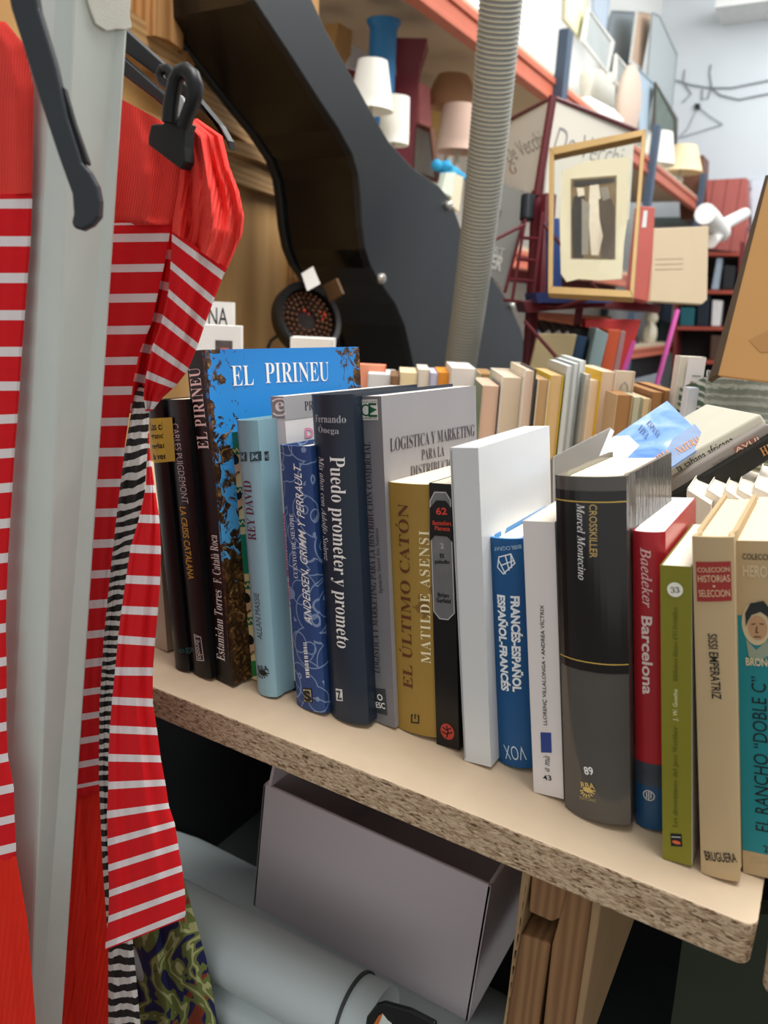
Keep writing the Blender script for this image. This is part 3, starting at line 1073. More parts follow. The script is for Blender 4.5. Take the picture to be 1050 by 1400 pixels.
def drape(name, rows, mat, parent, th=0.012, folds=3, amp=0.004, nu=26, sub=5, phase=0.0, yl=-0.03, yr=None, lean=None):
    """a hanging cloth tube; rows = (left pixel, right pixel, fabric coordinate along the length)"""
    yr = yl if yr is None else yr
    R = []
    for i in range(len(rows) - 1):
        (a, b, v0), (c, d, v1) = rows[i], rows[i + 1]
        for k in range(sub):
            f = k / sub
            R.append(((a[0] + (c[0] - a[0]) * f, a[1] + (c[1] - a[1]) * f), (b[0] + (d[0] - b[0]) * f, b[1] + (d[1] - b[1]) * f), v0 + (v1 - v0) * f))
    R.append(rows[-1])
    vs, uv, fs = [], [], []
    n2 = 2 * nu
    for j, (a, b, v) in enumerate(R):
        tt = j / (len(R) - 1)
        dl = lean(tt) if lean else 0.0
        A, B = onp(a[0], a[1], ypl(yl + dl)), onp(b[0], b[1], ypl(yr + dl))
        ac = B - A
        wd_ = ac.length
        nr = (CAM - (A + B) / 2).normalized()
        for k in range(n2):
            if k < nu:
                f = k / (nu - 1)
                s_ = 1
            else:
                f = 1 - (k - nu) / (nu - 1)
                s_ = -1
            edge = min(1.0, 5 * f, 5 * (1 - f))
            fold = amp * math.sin(2 * math.pi * folds * f + phase + 1.6 * math.sin(3 * tt + f)) + amp * 0.5 * math.sin(2 * math.pi * folds * 2.3 * f + 2 * phase - 4 * tt)
            off = s_ * th * 0.5 * math.sqrt(max(0.0, edge)) + fold * edge * min(1, 0.3 + 1.4 * tt)
            vs.append(A + ac * f + nr * off)
            uv.append((f * wd_ * (1 if s_ > 0 else 1), v))
    for j in range(len(R) - 1):
        for k in range(n2):
            fs.append((j * n2 + k, j * n2 + (k + 1) % n2, (j + 1) * n2 + (k + 1) % n2, (j + 1) * n2 + k))
    fs.append(tuple(range(n2 - 1, -1, -1)))
    fs.append(tuple(range((len(R) - 1) * n2, len(R) * n2)))
    return mesh(name, vs, fs, mat, parent, smooth=60, uv=uv)


# the painted post
t = NT('grey_green_paint', 0.42, 0, 0.4)
v = t.coord('Object', (1, 1, 0.35))
n1 = t.noise(v, 70, 5)
chip = t.math('GREATER_THAN', t.noise(v, 55, 6, 0.5, 0.7), 0.74)
t.base(t.mix(chip, t.mix(n1, '#cbd6d0', '#d8dfda'), '#6a6660'))
t.bump(t.noise(v, 25, 3), 0.15, 0.002)
M_POST = t.m
e2a, e2b = at(98, 0, .36), at(40, 1400, .65)
e3a, e3b = at(178, 0, .383), at(86, 1400, .676)
e1a, e1b = at(36, 0, .388), at(-14, 1400, .69)
top, bot = [], []
for a, b_ in ((e1a, e1b), (e2a, e2b), (e3a, e3b)):
    d = b_ - a
    top.append(a - d * 0.35)
    bot.append(a + d * (a.z / -d.z))
top.append(top[0] + top[2] - top[1])
bot.append(bot[0] + bot[2] - bot[1])
o = MB().add(bot + top, [(0, 1, 2, 3), (7, 6, 5, 4)] + [(i, (i + 1) % 4, 4 + (i + 1) % 4, 4 + i) for i in range(4)]).build('metal_post', M_POST, bevel=0.0022, origin=bot[1])
tag(o, 'grey green painted square metal post, worn along its edges, in front of the dresses', 'post')
M_PACK = None
# tape near the top of the post
nrm = (e3a - e2a).cross(e2b - e2a).normalized()
if nrm.dot(CAM - e2a) < 0:
    nrm = -nrm
PF = (e2a + nrm * 0.001, nrm)
o = slab('masking_tape', [(112, -25), (181, -25), (178, 22), (181, 38), (172, 41), (160, 40), (147, 43), (131, 33), (122, 8)], PF, 0.0016, flat('#dfe0d6', 0.5, 0.1, 60, bump=0.6), bevel=0.0005)
tag(o, 'crumpled whitish tape wrapped on the top of the grey green post', 'tape')

# dress in the middle
dz = thing('striped_dress', 'red dress with thin white stripes on a black clip hanger, between post and books', 'dress', onp(190, 800, ypl(-0.03)), group='red striped dresses')
L1 = [(236, 302), (233, 314), (226, 356), (217, 396), (208, 440), (190, 483), (182, 523), (177, 566), (171, 607), (168, 650), (162, 690), (158, 732), (154, 774), (149, 814), (146, 856), (143, 894), (140, 935), (140, 968), (142, 1000), (141, 1032), (141, 1064), (140, 1083)]
rows = []
for i, (xx, yy) in enumerate(L1):
    tt = (yy - 302) / 781
    rows.append(((80 - 20 * tt, yy + (2 if yy < 700 else 2 + 14 * (yy - 700) / 380)), (xx, yy), i - 0.25 if i else -0.3))
drape('bodice', rows, M_STR, dz, 0.016, 2.2, 0.003, yl=-0.02, yr=-0.03, sub=3)
drape('yoke', [((100, 100), (226, 168), 0), ((95, 170), (250, 205), 1), ((90, 230), (249, 240), 2), ((82, 304), (238, 300), 3), ((82, 310), (236, 307), 3.1)], M_YOKE, dz, 0.02, 1.6, 0.007, yl=-0.02, yr=-0.03, sub=8)
drape('fold', [((226, 300), (246, 300), 0), ((222, 356), (246, 360), 1.2), ((212, 396), (240, 404), 2.2), ((200, 440), (232, 448), 3.2), ((186, 483), (224, 490), 4.2), ((178, 523), (215, 530), 5.2), ((172, 566), (206, 560), 6.2)], M_STR, dz, 0.012, 1.5, 0.004, yl=-0.012, yr=-0.018, sub=4)
drape('skirt', [((60, 1094), (139, 1081), 0), ((52, 1180), (146, 1180), 1), ((44, 1290), (149, 1290), 2), ((36, 1400), (150, 1400), 3), ((30, 1520), (152, 1520), 4)], M_SKIRT, dz, 0.014, 6, 0.003, yl=-0.02, yr=-0.028, sub=6)
# folded side with the sleeve
drape('shoulder', [((243, 168), (270, 162), 0), ((246, 186), (304, 186), .6), ((248, 215), (314, 228), 1.4), ((245, 250), (327, 262), 2.2), ((240, 280), (334, 296), 2.9), ((237, 300), (331, 322), 3.3), ((235, 316), (310, 369), 4)], M_YOKE, dz, 0.03, 1.9, 0.009, yl=-0.035, yr=-0.012, sub=7, phase=1.0)
drape('side_panel', [((235, 314), (311, 367), -0.3), ((235, 325), (305, 378), 0), ((233, 362), (292, 412), 1), ((230, 400), (280, 444), 2), ((222, 436), (270, 474), 3), ((208, 474), (256, 508), 4), ((200, 512), (240, 528), 5), ((196, 540), (222, 544), 5.7), ((199, 562), (208, 562), 6.2)], M_STR, dz, 0.022, 1.6, 0.005, yl=-0.035, yr=-0.015, sub=6, phase=2)
S = [((202, 590), (203.5, 589)), ((202, 610), (204.5, 609)), ((200.5, 634), (207, 633)), ((199, 668), (212, 668)), ((190, 709), (218, 710)), ((178, 750), (220, 752)), ((172, 792), (219, 794)), ((166, 834), (216, 836)), ((161, 874), (212, 878)), ((157, 918), (209, 918)), ((153, 958), (209, 961)), ((150, 997), (215, 1000)), ((148, 1036), (220, 1038)), ((148, 1074), (226, 1070)), ((146, 1114), (231, 1102)), ((147, 1152), (239, 1126)), ((148, 1187), (244, 1157)), ((149, 1222), (249, 1187)), ((148, 1257), (253, 1219)), ((144, 1293), (254, 1249)), ((144, 1299), (252, 1256))]
drape('sleeve', [(a, b_, i if i < 20 else 19.2) for i, (a, b_) in enumerate(S)], M_STR, dz, 0.018, 1.7, 0.0045, yl=-0.058, sub=3, phase=.6)

# left dress, cut off by the picture edge
dl = thing('striped_dress', 'red striped dress cut off by the left picture edge, beyond the grey green post', 'dress', at(0, 700, .5), group='red striped dresses')
yl_ = [278, 330, 380, 431, 481, 528, 577, 624, 671, 720, 767, 818, 863, 909, 952, 998, 1040, 1082, 1124, 1162]
rx = [44, 42, 38, 34, 30, 27, 24, 20, 17, 14, 11, 9, 8, 9, 9, 9, 11, 19, 20, 22]
YD = at(10, 700, .47).y
ld = lambda t_: 0.0
drape('yoke', [((-70, 20), (8, 30), 0), ((-70, 70), (34, 62), 1), ((-70, 150), (46, 120), 2), ((-70, 270), (44, 264), 3)], M_YOKE, dl, 0.02, 1.4, 0.003, yl=YD, sub=6)
drape('bodice', [((-75, 268), (44, 264), -0.3)] + [((-75 - i * .5, y + (0 if i < 6 else (i - 6) * 1.6)), (rx[i], y - (0 if i < 6 else 5)), i) for i, y in enumerate(yl_)] + [((-88, 1200), (22, 1172), 19.3)], M_STR, dl, 0.018, 1.8, 0.003, yl=YD, sub=3)
drape('skirt', [((-90, 1195), (22, 1170), 0), ((-95, 1260), (38, 1260), 1), ((-95, 1400), (49, 1400), 2), ((-95, 1520), (58, 1520), 3)], M_SKIRT, dl, 0.02, 5, 0.003, yl=YD, sub=6)

# zebra garment and the floral one behind it
z = thing('zebra_garment', 'black and white zebra patterned garment squeezed between the striped dress and its sleeve', 'garment', onp(160, 800, ypl(0.02)))
drape('cloth', [((188, 524), (210, 526), -2), ((182, 548), (205, 548), 0), ((170, 620), (202, 612), 4), ((160, 700), (197, 690), 8), ((150, 790), (190, 780), 14), ((142, 870), (175, 868), 20), ((136, 960), (168, 960), 28), ((135, 1060), (165, 1060), 36), ((140, 1180), (168, 1180), 44), ((148, 1290), (182, 1290), 50), ((148, 1400), (192, 1400), 56), ((148, 1520), (198, 1520), 62)], M_ZEB, z, 0.012, 1.5, 0.003, yl=-0.04, yr=-0.045, sub=4, lean=lambda t_: 0.03 * max(0, 1 - 5 * t_))
fl = thing('floral_garment', 'garment with green scrolls on navy and rust, below the striped sleeve', 'garment', onp(230, 1350, ypl(0.0)))
drape('cloth', [((160, 1150), (232, 1120), 0), ((160, 1200), (248, 1190), .04), ((160, 1250), (262, 1240), .08), ((165, 1320), (282, 1310), .14), ((168, 1400), (298, 1400), .21), ((170, 1520), (312, 1520), .31)], M_FLO, fl, 0.02, 2.4, 0.008, yl=0.03, yr=0.01, sub=8)

# hangers
HB = flat('#0f1013', 0.4, 0.15, 40)
h = thing('clip_hanger', 'black plastic clip hanger holding the red dress by its shoulder', 'hanger', onp(240, 150, ypl(0.0)))
hp = ypl(-0.01)
slab('bar', [(150, 20), (178, 47), (228, 92), (262, 124), (300, 170), (312, 192), (313, 206), (302, 178), (268, 146), (240, 124), (176, 76), (150, 56)], hp, 0.006, HB, h, bevel=0.0012)
slab('rail', [(150, 70), (176, 78), (228, 124), (262, 152), (276, 166), (274, 182), (262, 172), (225, 140), (172, 100), (150, 86)], hp, 0.006, HB, h, lift=0.009, bevel=0.0012)
cp = ypl(-0.052)
slab('clip_jaw', [(256, 168), (252, 176), (251, 200), (252, 220), (247, 232), (202, 198), (202, 188), (206, 170), (214, 169), (222, 169), (224, 164), (240, 158), (250, 166)], cp, 0.008, HB, h, bevel=0.0025, seg=3)
LP = [(232, 168), (233, 148), (236, 128), (240, 110), (246, 99), (254, 97), (262, 104), (267, 118), (266, 132), (262, 144), (257, 156), (251, 174)]
MB().tube([onp(x_, y_, ypl(-0.055)) for x_, y_ in LP], [0.0042, 0.0042, 0.004, 0.004, 0.004, 0.0042, 0.0044, 0.0044, 0.0042, 0.004, 0.0038, 0.0038], 12).build('clip_loop', HB, h, smooth=60)
MB().tube([onp(x_, y_, ypl(-0.04)) for x_, y_ in ((232, 118), (222, 112), (218, 102), (222, 94), (230, 94), (238, 102))], 0.0026, 10).build('clip_loop', HB, h, smooth=60)
slab('spring', [(247, 130), (252, 136), (254, 148), (249, 162), (242, 157), (244, 140)], ypl(-0.045), 0.002, flat('#b9bcc2', 0.25, 0.1, 40, metal=0.8), h, lift=0.0006)
MB().tube([onp(270, 176, ypl(-0.004)), onp(270, 176, ypl(-0.009))], 0.0022, 10).build('rivet', flat('#b9bcc2', 0.25, 0.1, 40, metal=0.8), h)
fh = thing('clothes_hanger', 'grey black plastic hanger arm with a rounded foot hanging before the post', 'hanger', at(90, 150, .335))
PL = vpl(95, 200, 0.335, 35)
slab('arm', [(0, -70), (40, -70), (52, 10), (72, 75), (76, 90), (92, 160), (112, 222), (122, 234), (133, 254), (137, 275), (136, 296), (126, 308), (112, 315), (101, 312), (97, 304), (100, 292), (98, 265), (80, 215), (55, 140), (30, 60), (14, 10)], PL, 0.007, flat('#2d3338', 0.4, 0.25, 30, bump=0.15), fh, bevel=0.0022, seg=3)
slab('notch_lip', [(80, 117), (86, 117), (100, 165), (120, 222), (118, 225), (112, 222), (92, 160)], PL, 0.004, HB, fh, lift=-0.002, bevel=0.0008)

# ------------------------------------------------------------------ under the table
M_CARD = flat('#d2c9ce', 0.7, 0.06, 8)
yb = 0.13
P = [onp(x_, y_, ypl(yb)) for x_, y_ in ((360, 1072), (672, 1212), (640, 1400), (343, 1268))]
bx = thing('cardboard_box', 'open lilac grey cardboard box lying under the table, mouth upwards', 'box', P[3])
dep = Vector((0.0, 0.26, 0.0))
thk = 0.004


def wall(a, b_, c_, d_, ex, nm, mat=M_CARD, par=bx):
    return MB().prism([a, b_, c_, d_], ex).build(nm, mat, par, bevel=0.0012)


wall(P[0], P[1], P[2], P[3], Vector((0, thk, 0)), 'front_wall')
wall(P[0] + dep, P[1] + dep, P[2] + dep, P[3] + dep, Vector((0, thk, 0)), 'back_wall')
u_ = (P[1] - P[0]).normalized() * thk
wall(P[0], P[0] + dep, P[3] + dep, P[3], u_, 'side_wall')
wall(P[1], P[1] + dep, P[2] + dep, P[2], -u_, 'side_wall')
wall(P[3], P[2], P[2] + dep, P[3] + dep, Vector((0, 0, thk)), 'bottom')
fl_ = P[0] + Vector((0.006, 0.0, 0.0))
MB().prism([fl_, fl_ + dep * .9, fl_ + dep * .9 + Vector((-0.004, 0, 0.03)), fl_ + Vector((-0.004, 0.012, 0.016))], Vector((0.003, 0, 0))).build('flap', M_CARD, bx)

M_WHT = flat('#b9c6c8', 0.45, 0.05, 6)
PR = ypl(0.05)


def roll(label, pa, pb, r, extra=0.0):
    a, b_ = onp(pa[0], pa[1], PR), onp(pb[0], pb[1], PR)
    d = (b_ - a).normalized()
    t_ = thing('vinyl_roll', label, 'roll', a, group='white vinyl rolls')
    MB().tube([a - d * extra, b_], r, 40).build('rolled_sheet', M_WHT, t_, smooth=40)
    return t_, a, b_, d


t_, a, b_, d = roll('thick white vinyl roll with a dark tie under the cardboard box', (270, 1268), (520, 1405), 0.031, 0.35)
q = onp(484, 1383, PR)
MB().tube([q, q + d * 0.0025], 0.0318, 40).build('tie', flat('#3a3f42'), t_, smooth=40)
roll('lower white vinyl roll, under the tied one', (290, 1338), (520, 1466), 0.030, 0.35)
o = slab('wood_slat', [(479, 1343), (486, 1340), (540, 1370), (600, 1398), (585, 1398), (536, 1378), (481, 1352)], ypl(0.115), 0.02, flat('#8a6a48', 0.7, 0.2, 30))
tag(o, 'short brown wood slat wedged between the white roll and the box', 'slat')
pk = thing('printed_package', 'black printed package with an orange and white picture at the bottom edge', 'package', onp(545, 1395, ypl(0.02)))
PP = ypl(0.05 - 0.034)
slab('wrapper', [(514, 1374), (524, 1371), (560, 1381), (596, 1400), (590, 1470), (490, 1470), (500, 1392)], PP, 0.004, flat('#0d1217', 0.35), pk, bevel=0.002)
slab('picture', [(523, 1385), (530, 1394), (536, 1399), (534, 1420), (508, 1420), (512, 1400)], PP, 0.0006, flat('#d8e0dd', 0.4), pk, lift=0.0008)
slab('picture', [(519, 1387), (524, 1385), (514, 1410), (506, 1420), (508, 1405)], PP, 0.0006, flat('#c9702f', 0.4), pk, lift=0.0012)

zs = 0.345
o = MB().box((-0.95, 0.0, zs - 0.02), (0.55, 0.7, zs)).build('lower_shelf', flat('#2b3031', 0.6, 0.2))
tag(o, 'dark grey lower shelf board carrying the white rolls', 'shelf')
o = MB().box((-0.92, 0.45, zs + 0.0005), (0.5, 0.465, 0.772)).box((-0.66, 0.02, zs + 0.0005), (-0.65, 0.45, 0.772)).build('shade_sheet', flat('#101314', 0.7, 0.1, 4))  # added: back sheet stands for deep shade, unseen side sheet blocks light
tag(o, 'added near-black sheet standing in for the deep shade under the table, behind the cardboard box', 'sheet')
za, zb = onp(275, 1240, ypl(0.09)).z, onp(285, 1160, ypl(0.36)).z
sw = [(0.09 + 0.27 * k_ / 8, za + (zb - za) * (k_ / 8) ** 1.6) for k_ in range(9)]
mb = MB()
mb.prism([Vector((-0.64, y_, z_)) for y_, z_ in sw] + [Vector((-0.64, y_ + .003, z_ - .002)) for y_, z_ in reversed(sw)], Vector((0.5, 0, 0)))
o = mb.build('vinyl_sheet', M_WHT, smooth=40)
tag(o, 'pale vinyl sheet sweeping up behind the white rolls in the shade', 'sheet')

# the wooden crate that carries the table
t = NT('reddish_pine', 0.7, 0, 0.2)
v = t.coord('Object', (14, 14, 1.2))
w = t.wave(v, 3.2, 6, 3, 1.2, 'X')
t.base(t.mix(w, '#7d5c40', '#96714e'))
t.bump(t.noise(v, 30, 4), 0.2, 0.001)
M_PINE = t.m
M_PLY = flat('#a08461', 0.75, 0.12, 40)
cr = thing('wooden_crate', 'rough pine crate standing under the right end of the table', 'crate', onp(740, 1400, ypl(0.06)))
yc = 0.03
for nm, px, lf, dp, mt in (
        ('side_panel', [(716, 1178), (728, 1182), (705, 1320), (676, 1500), (668, 1500), (690, 1400)], 0.002, 0.30, M_PLY),
        ('batten', [(727, 1186), (778, 1208), (766, 1256), (754, 1261), (723, 1247)], 0.0, 0.30, M_PINE),
        ('spacer', [(722, 1247), (766, 1260), (756, 1296), (714, 1280)], -0.025, 0.25, flat('#4d4038', 0.8, 0.2)),
        ('batten', [(712, 1277), (753, 1291), (737, 1400), (722, 1500), (668, 1500), (690, 1400)], 0.0, 0.30, M_PINE),
        ('batten', [(777, 1209), (812, 1224), (808, 1256), (788, 1400), (772, 1500), (724, 1500), (743, 1400), (755, 1290), (768, 1245)], 0.001, 0.30, M_PINE),
        ('side_panel', [(812, 1222), (824, 1228), (820, 1260), (797, 1400), (780, 1500), (770, 1500), (787, 1400), (808, 1256)], 0.003, 0.42, M_PLY)):
    slab(nm, px, ypl(yc), 0.3, mt, cr, ext=Vector((0, dp, 0)), lift=lf, bevel=0.0015)
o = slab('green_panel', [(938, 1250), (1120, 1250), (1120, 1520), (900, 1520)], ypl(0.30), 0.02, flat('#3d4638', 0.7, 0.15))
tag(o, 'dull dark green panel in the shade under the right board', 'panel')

# ------------------------------------------------------------------ second row: books with their page edges towards us
def backbook(label, xl, xr, top, w, page='#e8d6bd', cov='#d8d2c4', cov2=None, D=0.13, yaw=30, group='books of the second row', hard=False, inset=0.003, tl=0.0):
    a = math.radians(yaw)
    c = at(xl, top, w)
    P0 = Vector((c.x, c.y, TZ + 0.0002))
    pl = (P0, Vector((math.sin(a), -math.cos(a), 0)))
    R = Matrix.Rotation(a, 3, 'Z')
    T = (R.inverted() @ (onp(xr, top, pl) - c)).x
    H = c.z - P0.z
    r = thing('book', label, 'book', P0, R @ Matrix.Rotation(-tl, 3, 'Y'), group)
    ct = 0.0022 if hard else 0.0008
    z0 = 0.003 if hard else 0.0003
    cv = MB()
    cv.box((0, 0, 0), (ct, D, H), 0).box((T - ct, 0, 0), (T, D, H), 1).box((ct, D - ct, 0), (T - ct, D, H), 0)
    cv.build('cover', [flat(cov, 0.5), flat(cov2 or cov, 0.5)], r, True)
    n = 8
    pp = [(ct + 0.0002 + (T - 2 * ct - .0004) * i / n, inset + (0.003 * math.sin(math.pi * i / n) if hard else 0)) for i in range(n + 1)]
    pp += [(T - ct - 0.0002, D - ct - .0005), (ct + 0.0002, D - ct - .0005)]
    MB().prism([(p[0], p[1], z0) for p in pp], Vector((0, 0, H - 2 * z0))).build('page_block', pages(page), r, True)
    return r, T, H, D


def facebits(r, T, mats):
    pass


BK2 = [
    ('pale grey boxed book behind the logistics book, left end of the second row', 503, 541, 511, 1.16, '#dfe0e0', '#b9bec2', None, False),
    ('small brown edged book beside the pale grey one', 534, 547, 514, 1.12, '#8a6a50', '#6e5644', None, False),
    ('cream paged paperback behind the logistics book, third of the second row', 547, 571, 509, 1.12, '#ecd9ae', '#d8cfb8', None, False),
    ('off white paperback left of the orange one in the second row', 572, 588, 505, 1.12, '#e6ddcb', '#cfc8ba', None, False),
    ('book with a pale lilac edge left against the orange one', 589, 599, 510, 1.10, '#c9c8dc', '#a7a9c6', None, False),
    ('orange edged paperback in the second row, above the logistics book', 599, 617, 509, 1.10, '#e0963a', '#c8791f', None, False),
    ('white card cover with blue grey blotches at the second row, above the logistics cover corner', 618, 652, 503, 1.06, '#e6e0da', '#dcdcd8', '#8fb6a4', False),
    ('pink tinted paperback with page edges out, right of the mint green cover', 659, 684, 527, 0.98, '#d9b7a0', '#6e7f66', '#3f3a38', False),
    ('brown topped book standing behind the pink tinted one', 657, 676, 511, 1.16, '#a98457', '#e0cdbb', None, False),
    ('wide hardback with hollow cream page edge in the second row', 686, 717, 513, 1.0, '#dccab2', '#e9dfd2', '#c9bfb0', True),
    ('slim hardback with rosy pages right of the wide cream one', 717, 734, 504, 1.0, '#dfc8b6', '#e6dccb', '#4a4742', True),
    ('tan paged book with a cream cover left of the yellow one', 736, 752, 519, 1.0, '#bd9b70', '#e6dcc8', '#efe6d3', False),
    ('book in bright yellow covers in the second row', 753, 771, 513, 1.0, '#d8b886', '#d9bf2e', '#e0c62f', False),
    ('thin white magazine right of the yellow book', 775, 784, 500, 1.0, '#dfe3e2', '#c2c8c8', None, False),
    ('second thin white magazine, tallest of the pale sheaf', 785, 793, 497, 1.01, '#e6ebea', '#b7bfc0', None, False),
    ('white card folder standing right of the two thin magazines', 793, 801, 493, 1.02, '#eef2f0', '#dfe6e2', None, False),
    ('grey white paperback left of the orange edged pair', 801, 808, 512, 1.0, '#dccfbb', '#b9bab2', None, False),
    ('cream paged paperback with an orange and magenta cover', 808, 822, 520, 0.99, '#ecd4b4', '#e9dcc9', '#d5522f', False),
    ('pale paperback with a yellow left cover at the end of the pale sheaf', 823, 843, 508, 0.98, '#dcc4ab', '#e3b92a', '#dccfc0', False),
    ('brown edged book at the foot of the blue travel book', 844, 866, 540, 0.94, '#a3794f', '#c9ab84', None, False),
    ('small pale green paperback beside the brown edged book', 867, 879, 543, 0.95, '#c3c1a6', '#aab09a', None, False),
    ('small cream paperback between pale green and brown ones', 880, 891, 545, 0.96, '#dcc39a', '#cdb58f', None, False),
    ('brown hardback top left of the tall white book', 892, 908, 536, 0.97, '#a87c50', '#8a5f3a', None, False),
    ('second brown hardback, next to the tall white book', 909, 928, 534, 0.98, '#b08457', '#95683f', None, False),
]
for lb, xl, xr, top, w, pg, c1_, c2_, hd in BK2:
    r, T, H, D = backbook(lb, xl, xr, top, w, pg, c1_, c2_, 0.12 if w < 1.1 else 0.1, 30, hard=hd)
    if 'blotches' in lb:
        MB().box((0.004, -0.0004, H * .45), (T - .004, 0.0002, H * .8)).build('blotch', flat('#8f9fa8', 0.6, 0.9, 130), r, True)

# white cover with grey arc beside the last pale paperback
r, T, H, D = backbook('book showing its cream cover with a grey arch, behind the blue travel book', 843, 869, 507, 1.0, '#dccbb6', '#dbc9b4', None, 0.012, 30)
MB().tube([(T * .25, -0.001, H - .05), (T * .25, -0.001, H - .03), (T * .35, -.001, H - .018), (T * .5, -.001, H - .014), (T * .65, -.001, H - .018), (T * .75, -.001, H - .03), (T * .75, -.001, H - .05)], 0.0013, 6).build('arch_print', flat('#9a958e'), r, True)

# tall white book with a small picture and a folder in front
r, T, H, D = backbook('tall white book with a small reddish picture on its cover, right of the second row', 931, 966, 487, 0.95, '#ded6c6', '#e2dbd6', '#e8e2de', 0.02, 30)
MB().box((T * .30, -0.0006, 0.002), (T * 1.0, 0.0, H - .001)).build('front_cover', flat('#e3dadb', 0.4), r, True)
MB().box((T * .52, -0.0012, H - .055), (T * .92, -0.0006, H - .03)).build('picture', flat('#a5706a', 0.5, 0.5, 120), r, True)
MB().box((T * .55, -0.0012, H - .0235), (T * .9, -0.0006, H - .0225)).build('title', flat('#777777'), r, True)
backbook('low bluish white booklet standing before the tall white book', 941, 966, 530, 0.90, '#d5dbe6', '#dfe4ee', '#cdd5e4', 0.015, 30)
# books behind the tall photo book
r, T, H, D = backbook('white book with the black letters NA, behind the red dress', 262, 319, 411, 1.12, '#eceae4', '#efeeea', None, 0.03, 36)
pm = flat('#20262a')
MWr = MW[r]


def local_text(body, r, x0, x1, z0, z1, mat, font='sans', off=0.0, y=-0.0006, name='title'):
    vs, fs = letters(body, font, off)
    return mesh(name, [(x0 + u * (x1 - x0), y, z0 + v * (z1 - z0)) for u, v in vs], fs, mat, r, True)


MB().box((0.0005, -0.0004, 0.001), (T - .0005, 0.0, H - .001)).build('front_cover', flat('#efefec', 0.4), r, True)
local_text('NA', r, T * .40, T * .86, H - 0.033, H - 0.008, pm, off=0.0, y=-0.0010)
r, T, H, D = backbook('white book with a small dark photo on its cover, before the one lettered NA', 258, 330, 443, 1.05, '#eceae4', '#f0efec', None, 0.03, 36)
MB().box((0.0005, -0.0004, 0.001), (T - .0005, 0.0, H - .001)).build('front_cover', flat('#efefec', 0.4), r, True)
MB().box((T * .5, -0.001, H - .075), (T * .83, -0.0004, H - .02)).build('photo', flat('#5d5654', 0.4, 0.5, 90), r, True)
MB().box((T * .6, -0.0016, H - .075), (T * .76, -0.001, H - .03)).build('photo', flat('#c9706a', 0.4, 0.3, 60), r, True)
r, T, H, D = backbook('small white carton seen over the top of the blue sky photo book', 397, 456, 461, 1.3, '#eceae4', '#eeede8', None, 0.06, 30)
r, T, H, D = backbook('orange red book just right of the blue sky photo book', 488, 528, 498, 1.2, '#f0a080', '#d9683f', None, 0.03, 30)

# ------------------------------------------------------------------ the pile between the rows
o_ = thing('book', 'dark grey glossy hardback leaning behind the thickest book', 'book', at(795, 625, .86))
a3, b3, c3 = at(757, 624, .84), at(835, 584, .90), at(757, 690, .80)
n3 = ppl(a3, b3, c3)
slab('cover', [(756, 624), (836, 583), (820, 622), (812, 800), (757, 800)], n3, 0.016, flat('#6a665f', 0.25, 0.25, 10), o_, bevel=0.001)
slab('page_block', [(836, 584), (841, 588), (827, 624), (820, 622)], n3, 0.012, pages('#dfe3ea'), o_, lift=-0.002)

# blue travel book lying open side down
A, B, Cc = at(839, 597, .655), at(912, 548, .70), at(884, 662, .575)
pb = ppl(A, B, Cc)
t = NT('sea_and_rock_print', 0.3)
v = t.coord()
n_ = t.noise(v, 30, 5, 1.0)
t.base(t.ramp(n_, [(0.3, '#4d7fc4'), (0.5, '#7ba5dc'), (0.62, '#9dbbe4'), (0.75, '#e4e8ea')]))
bt = thing('book', 'blue travel book with orange letters lying tilted on the pile', 'book', A)
DN = Vector((0, 0.004, -0.02))
slab('cover', [(826, 612), (839, 597), (912, 548), (969, 605), (884, 662), (820, 662)], pb, 0.0012, t.m, bt)
slab('page_block', [(828, 612), (840, 598), (912, 549), (967, 605), (884, 661), (822, 661)], pb, 0.0015, pages('#e9ecee'), bt, lift=-0.0014)
slab('rock_print', [(826, 612), (839, 597), (860, 596), (874, 610), (858, 626), (826, 626)], pb, 0.0003, flat('#dfe0d2', 0.4, 0.25, 60), bt, lift=0.0004)
slab('dusk_print', [(920, 600), (950, 580), (969, 605), (884, 662), (872, 650), (905, 628)], pb, 0.0003, flat('#7c93b6', 0.4, 0.25, 60), bt, lift=0.0004)


def ptext(body, p0, p1, hpx, plane, mat, parent, font='sans', off=0.0, name='title', lift=0.0008, flip=1, sh=0.0):
    """lettering on a flat face; p0 -> p1 is the base direction, hpx the letter height in photo pixels"""
    n = plane[1].normalized()
    if n.dot(CAM - plane[0]) < 0:
        n = -n
    a, b_ = onp(p0[0], p0[1], plane), onp(p1[0], p1[1], plane)
    dx, dy = p1[0] - p0[0], p1[1] - p0[1]
    l = math.hypot(dx, dy)
    mx, my = (p0[0] + p1[0]) / 2, (p0[1] + p1[1]) / 2
    up = onp(mx + dy / l * hpx, my - dx / l * hpx, plane) - onp(mx, my, plane)
    if sh:
        up = up + (b_ - a).normalized() * sh
    vs, fs = letters(body, font, off)
    return mesh(name, [a + (b_ - a) * u + up * (v - 0.5) + n * lift for u, v in vs], fs, mat, parent)


ORG = flat('#cf8a52', 0.5)
ptext('IBERIA', (884, 640), (916, 618), 11, pb, ORG, bt, 'serif')
ptext('NATURAL', (926, 618), (958, 600), 10, pb, ORG, bt, 'serif')
ptext('ESPAÑA', (887, 577), (902, 596), 9, pb, flat('#4c5f86'), bt, 'serif')
ptext('VIVA', (874, 584), (886, 598), 9, pb, flat('#4c5f86'), bt, 'serif')


# three books leaning to the right, spines towards us
def lean_book(label, quad, w, ext, cov, page):
    pl = vpl(quad[0][0], quad[0][1], w, 8)
    r = thing('book', label, 'book', onp(quad[3][0], quad[3][1], pl), group='books leaning on the pile')
    slab('cover', quad, pl, 0.01, cov, r, ext=ext, bevel=0.0015)
    return r, pl


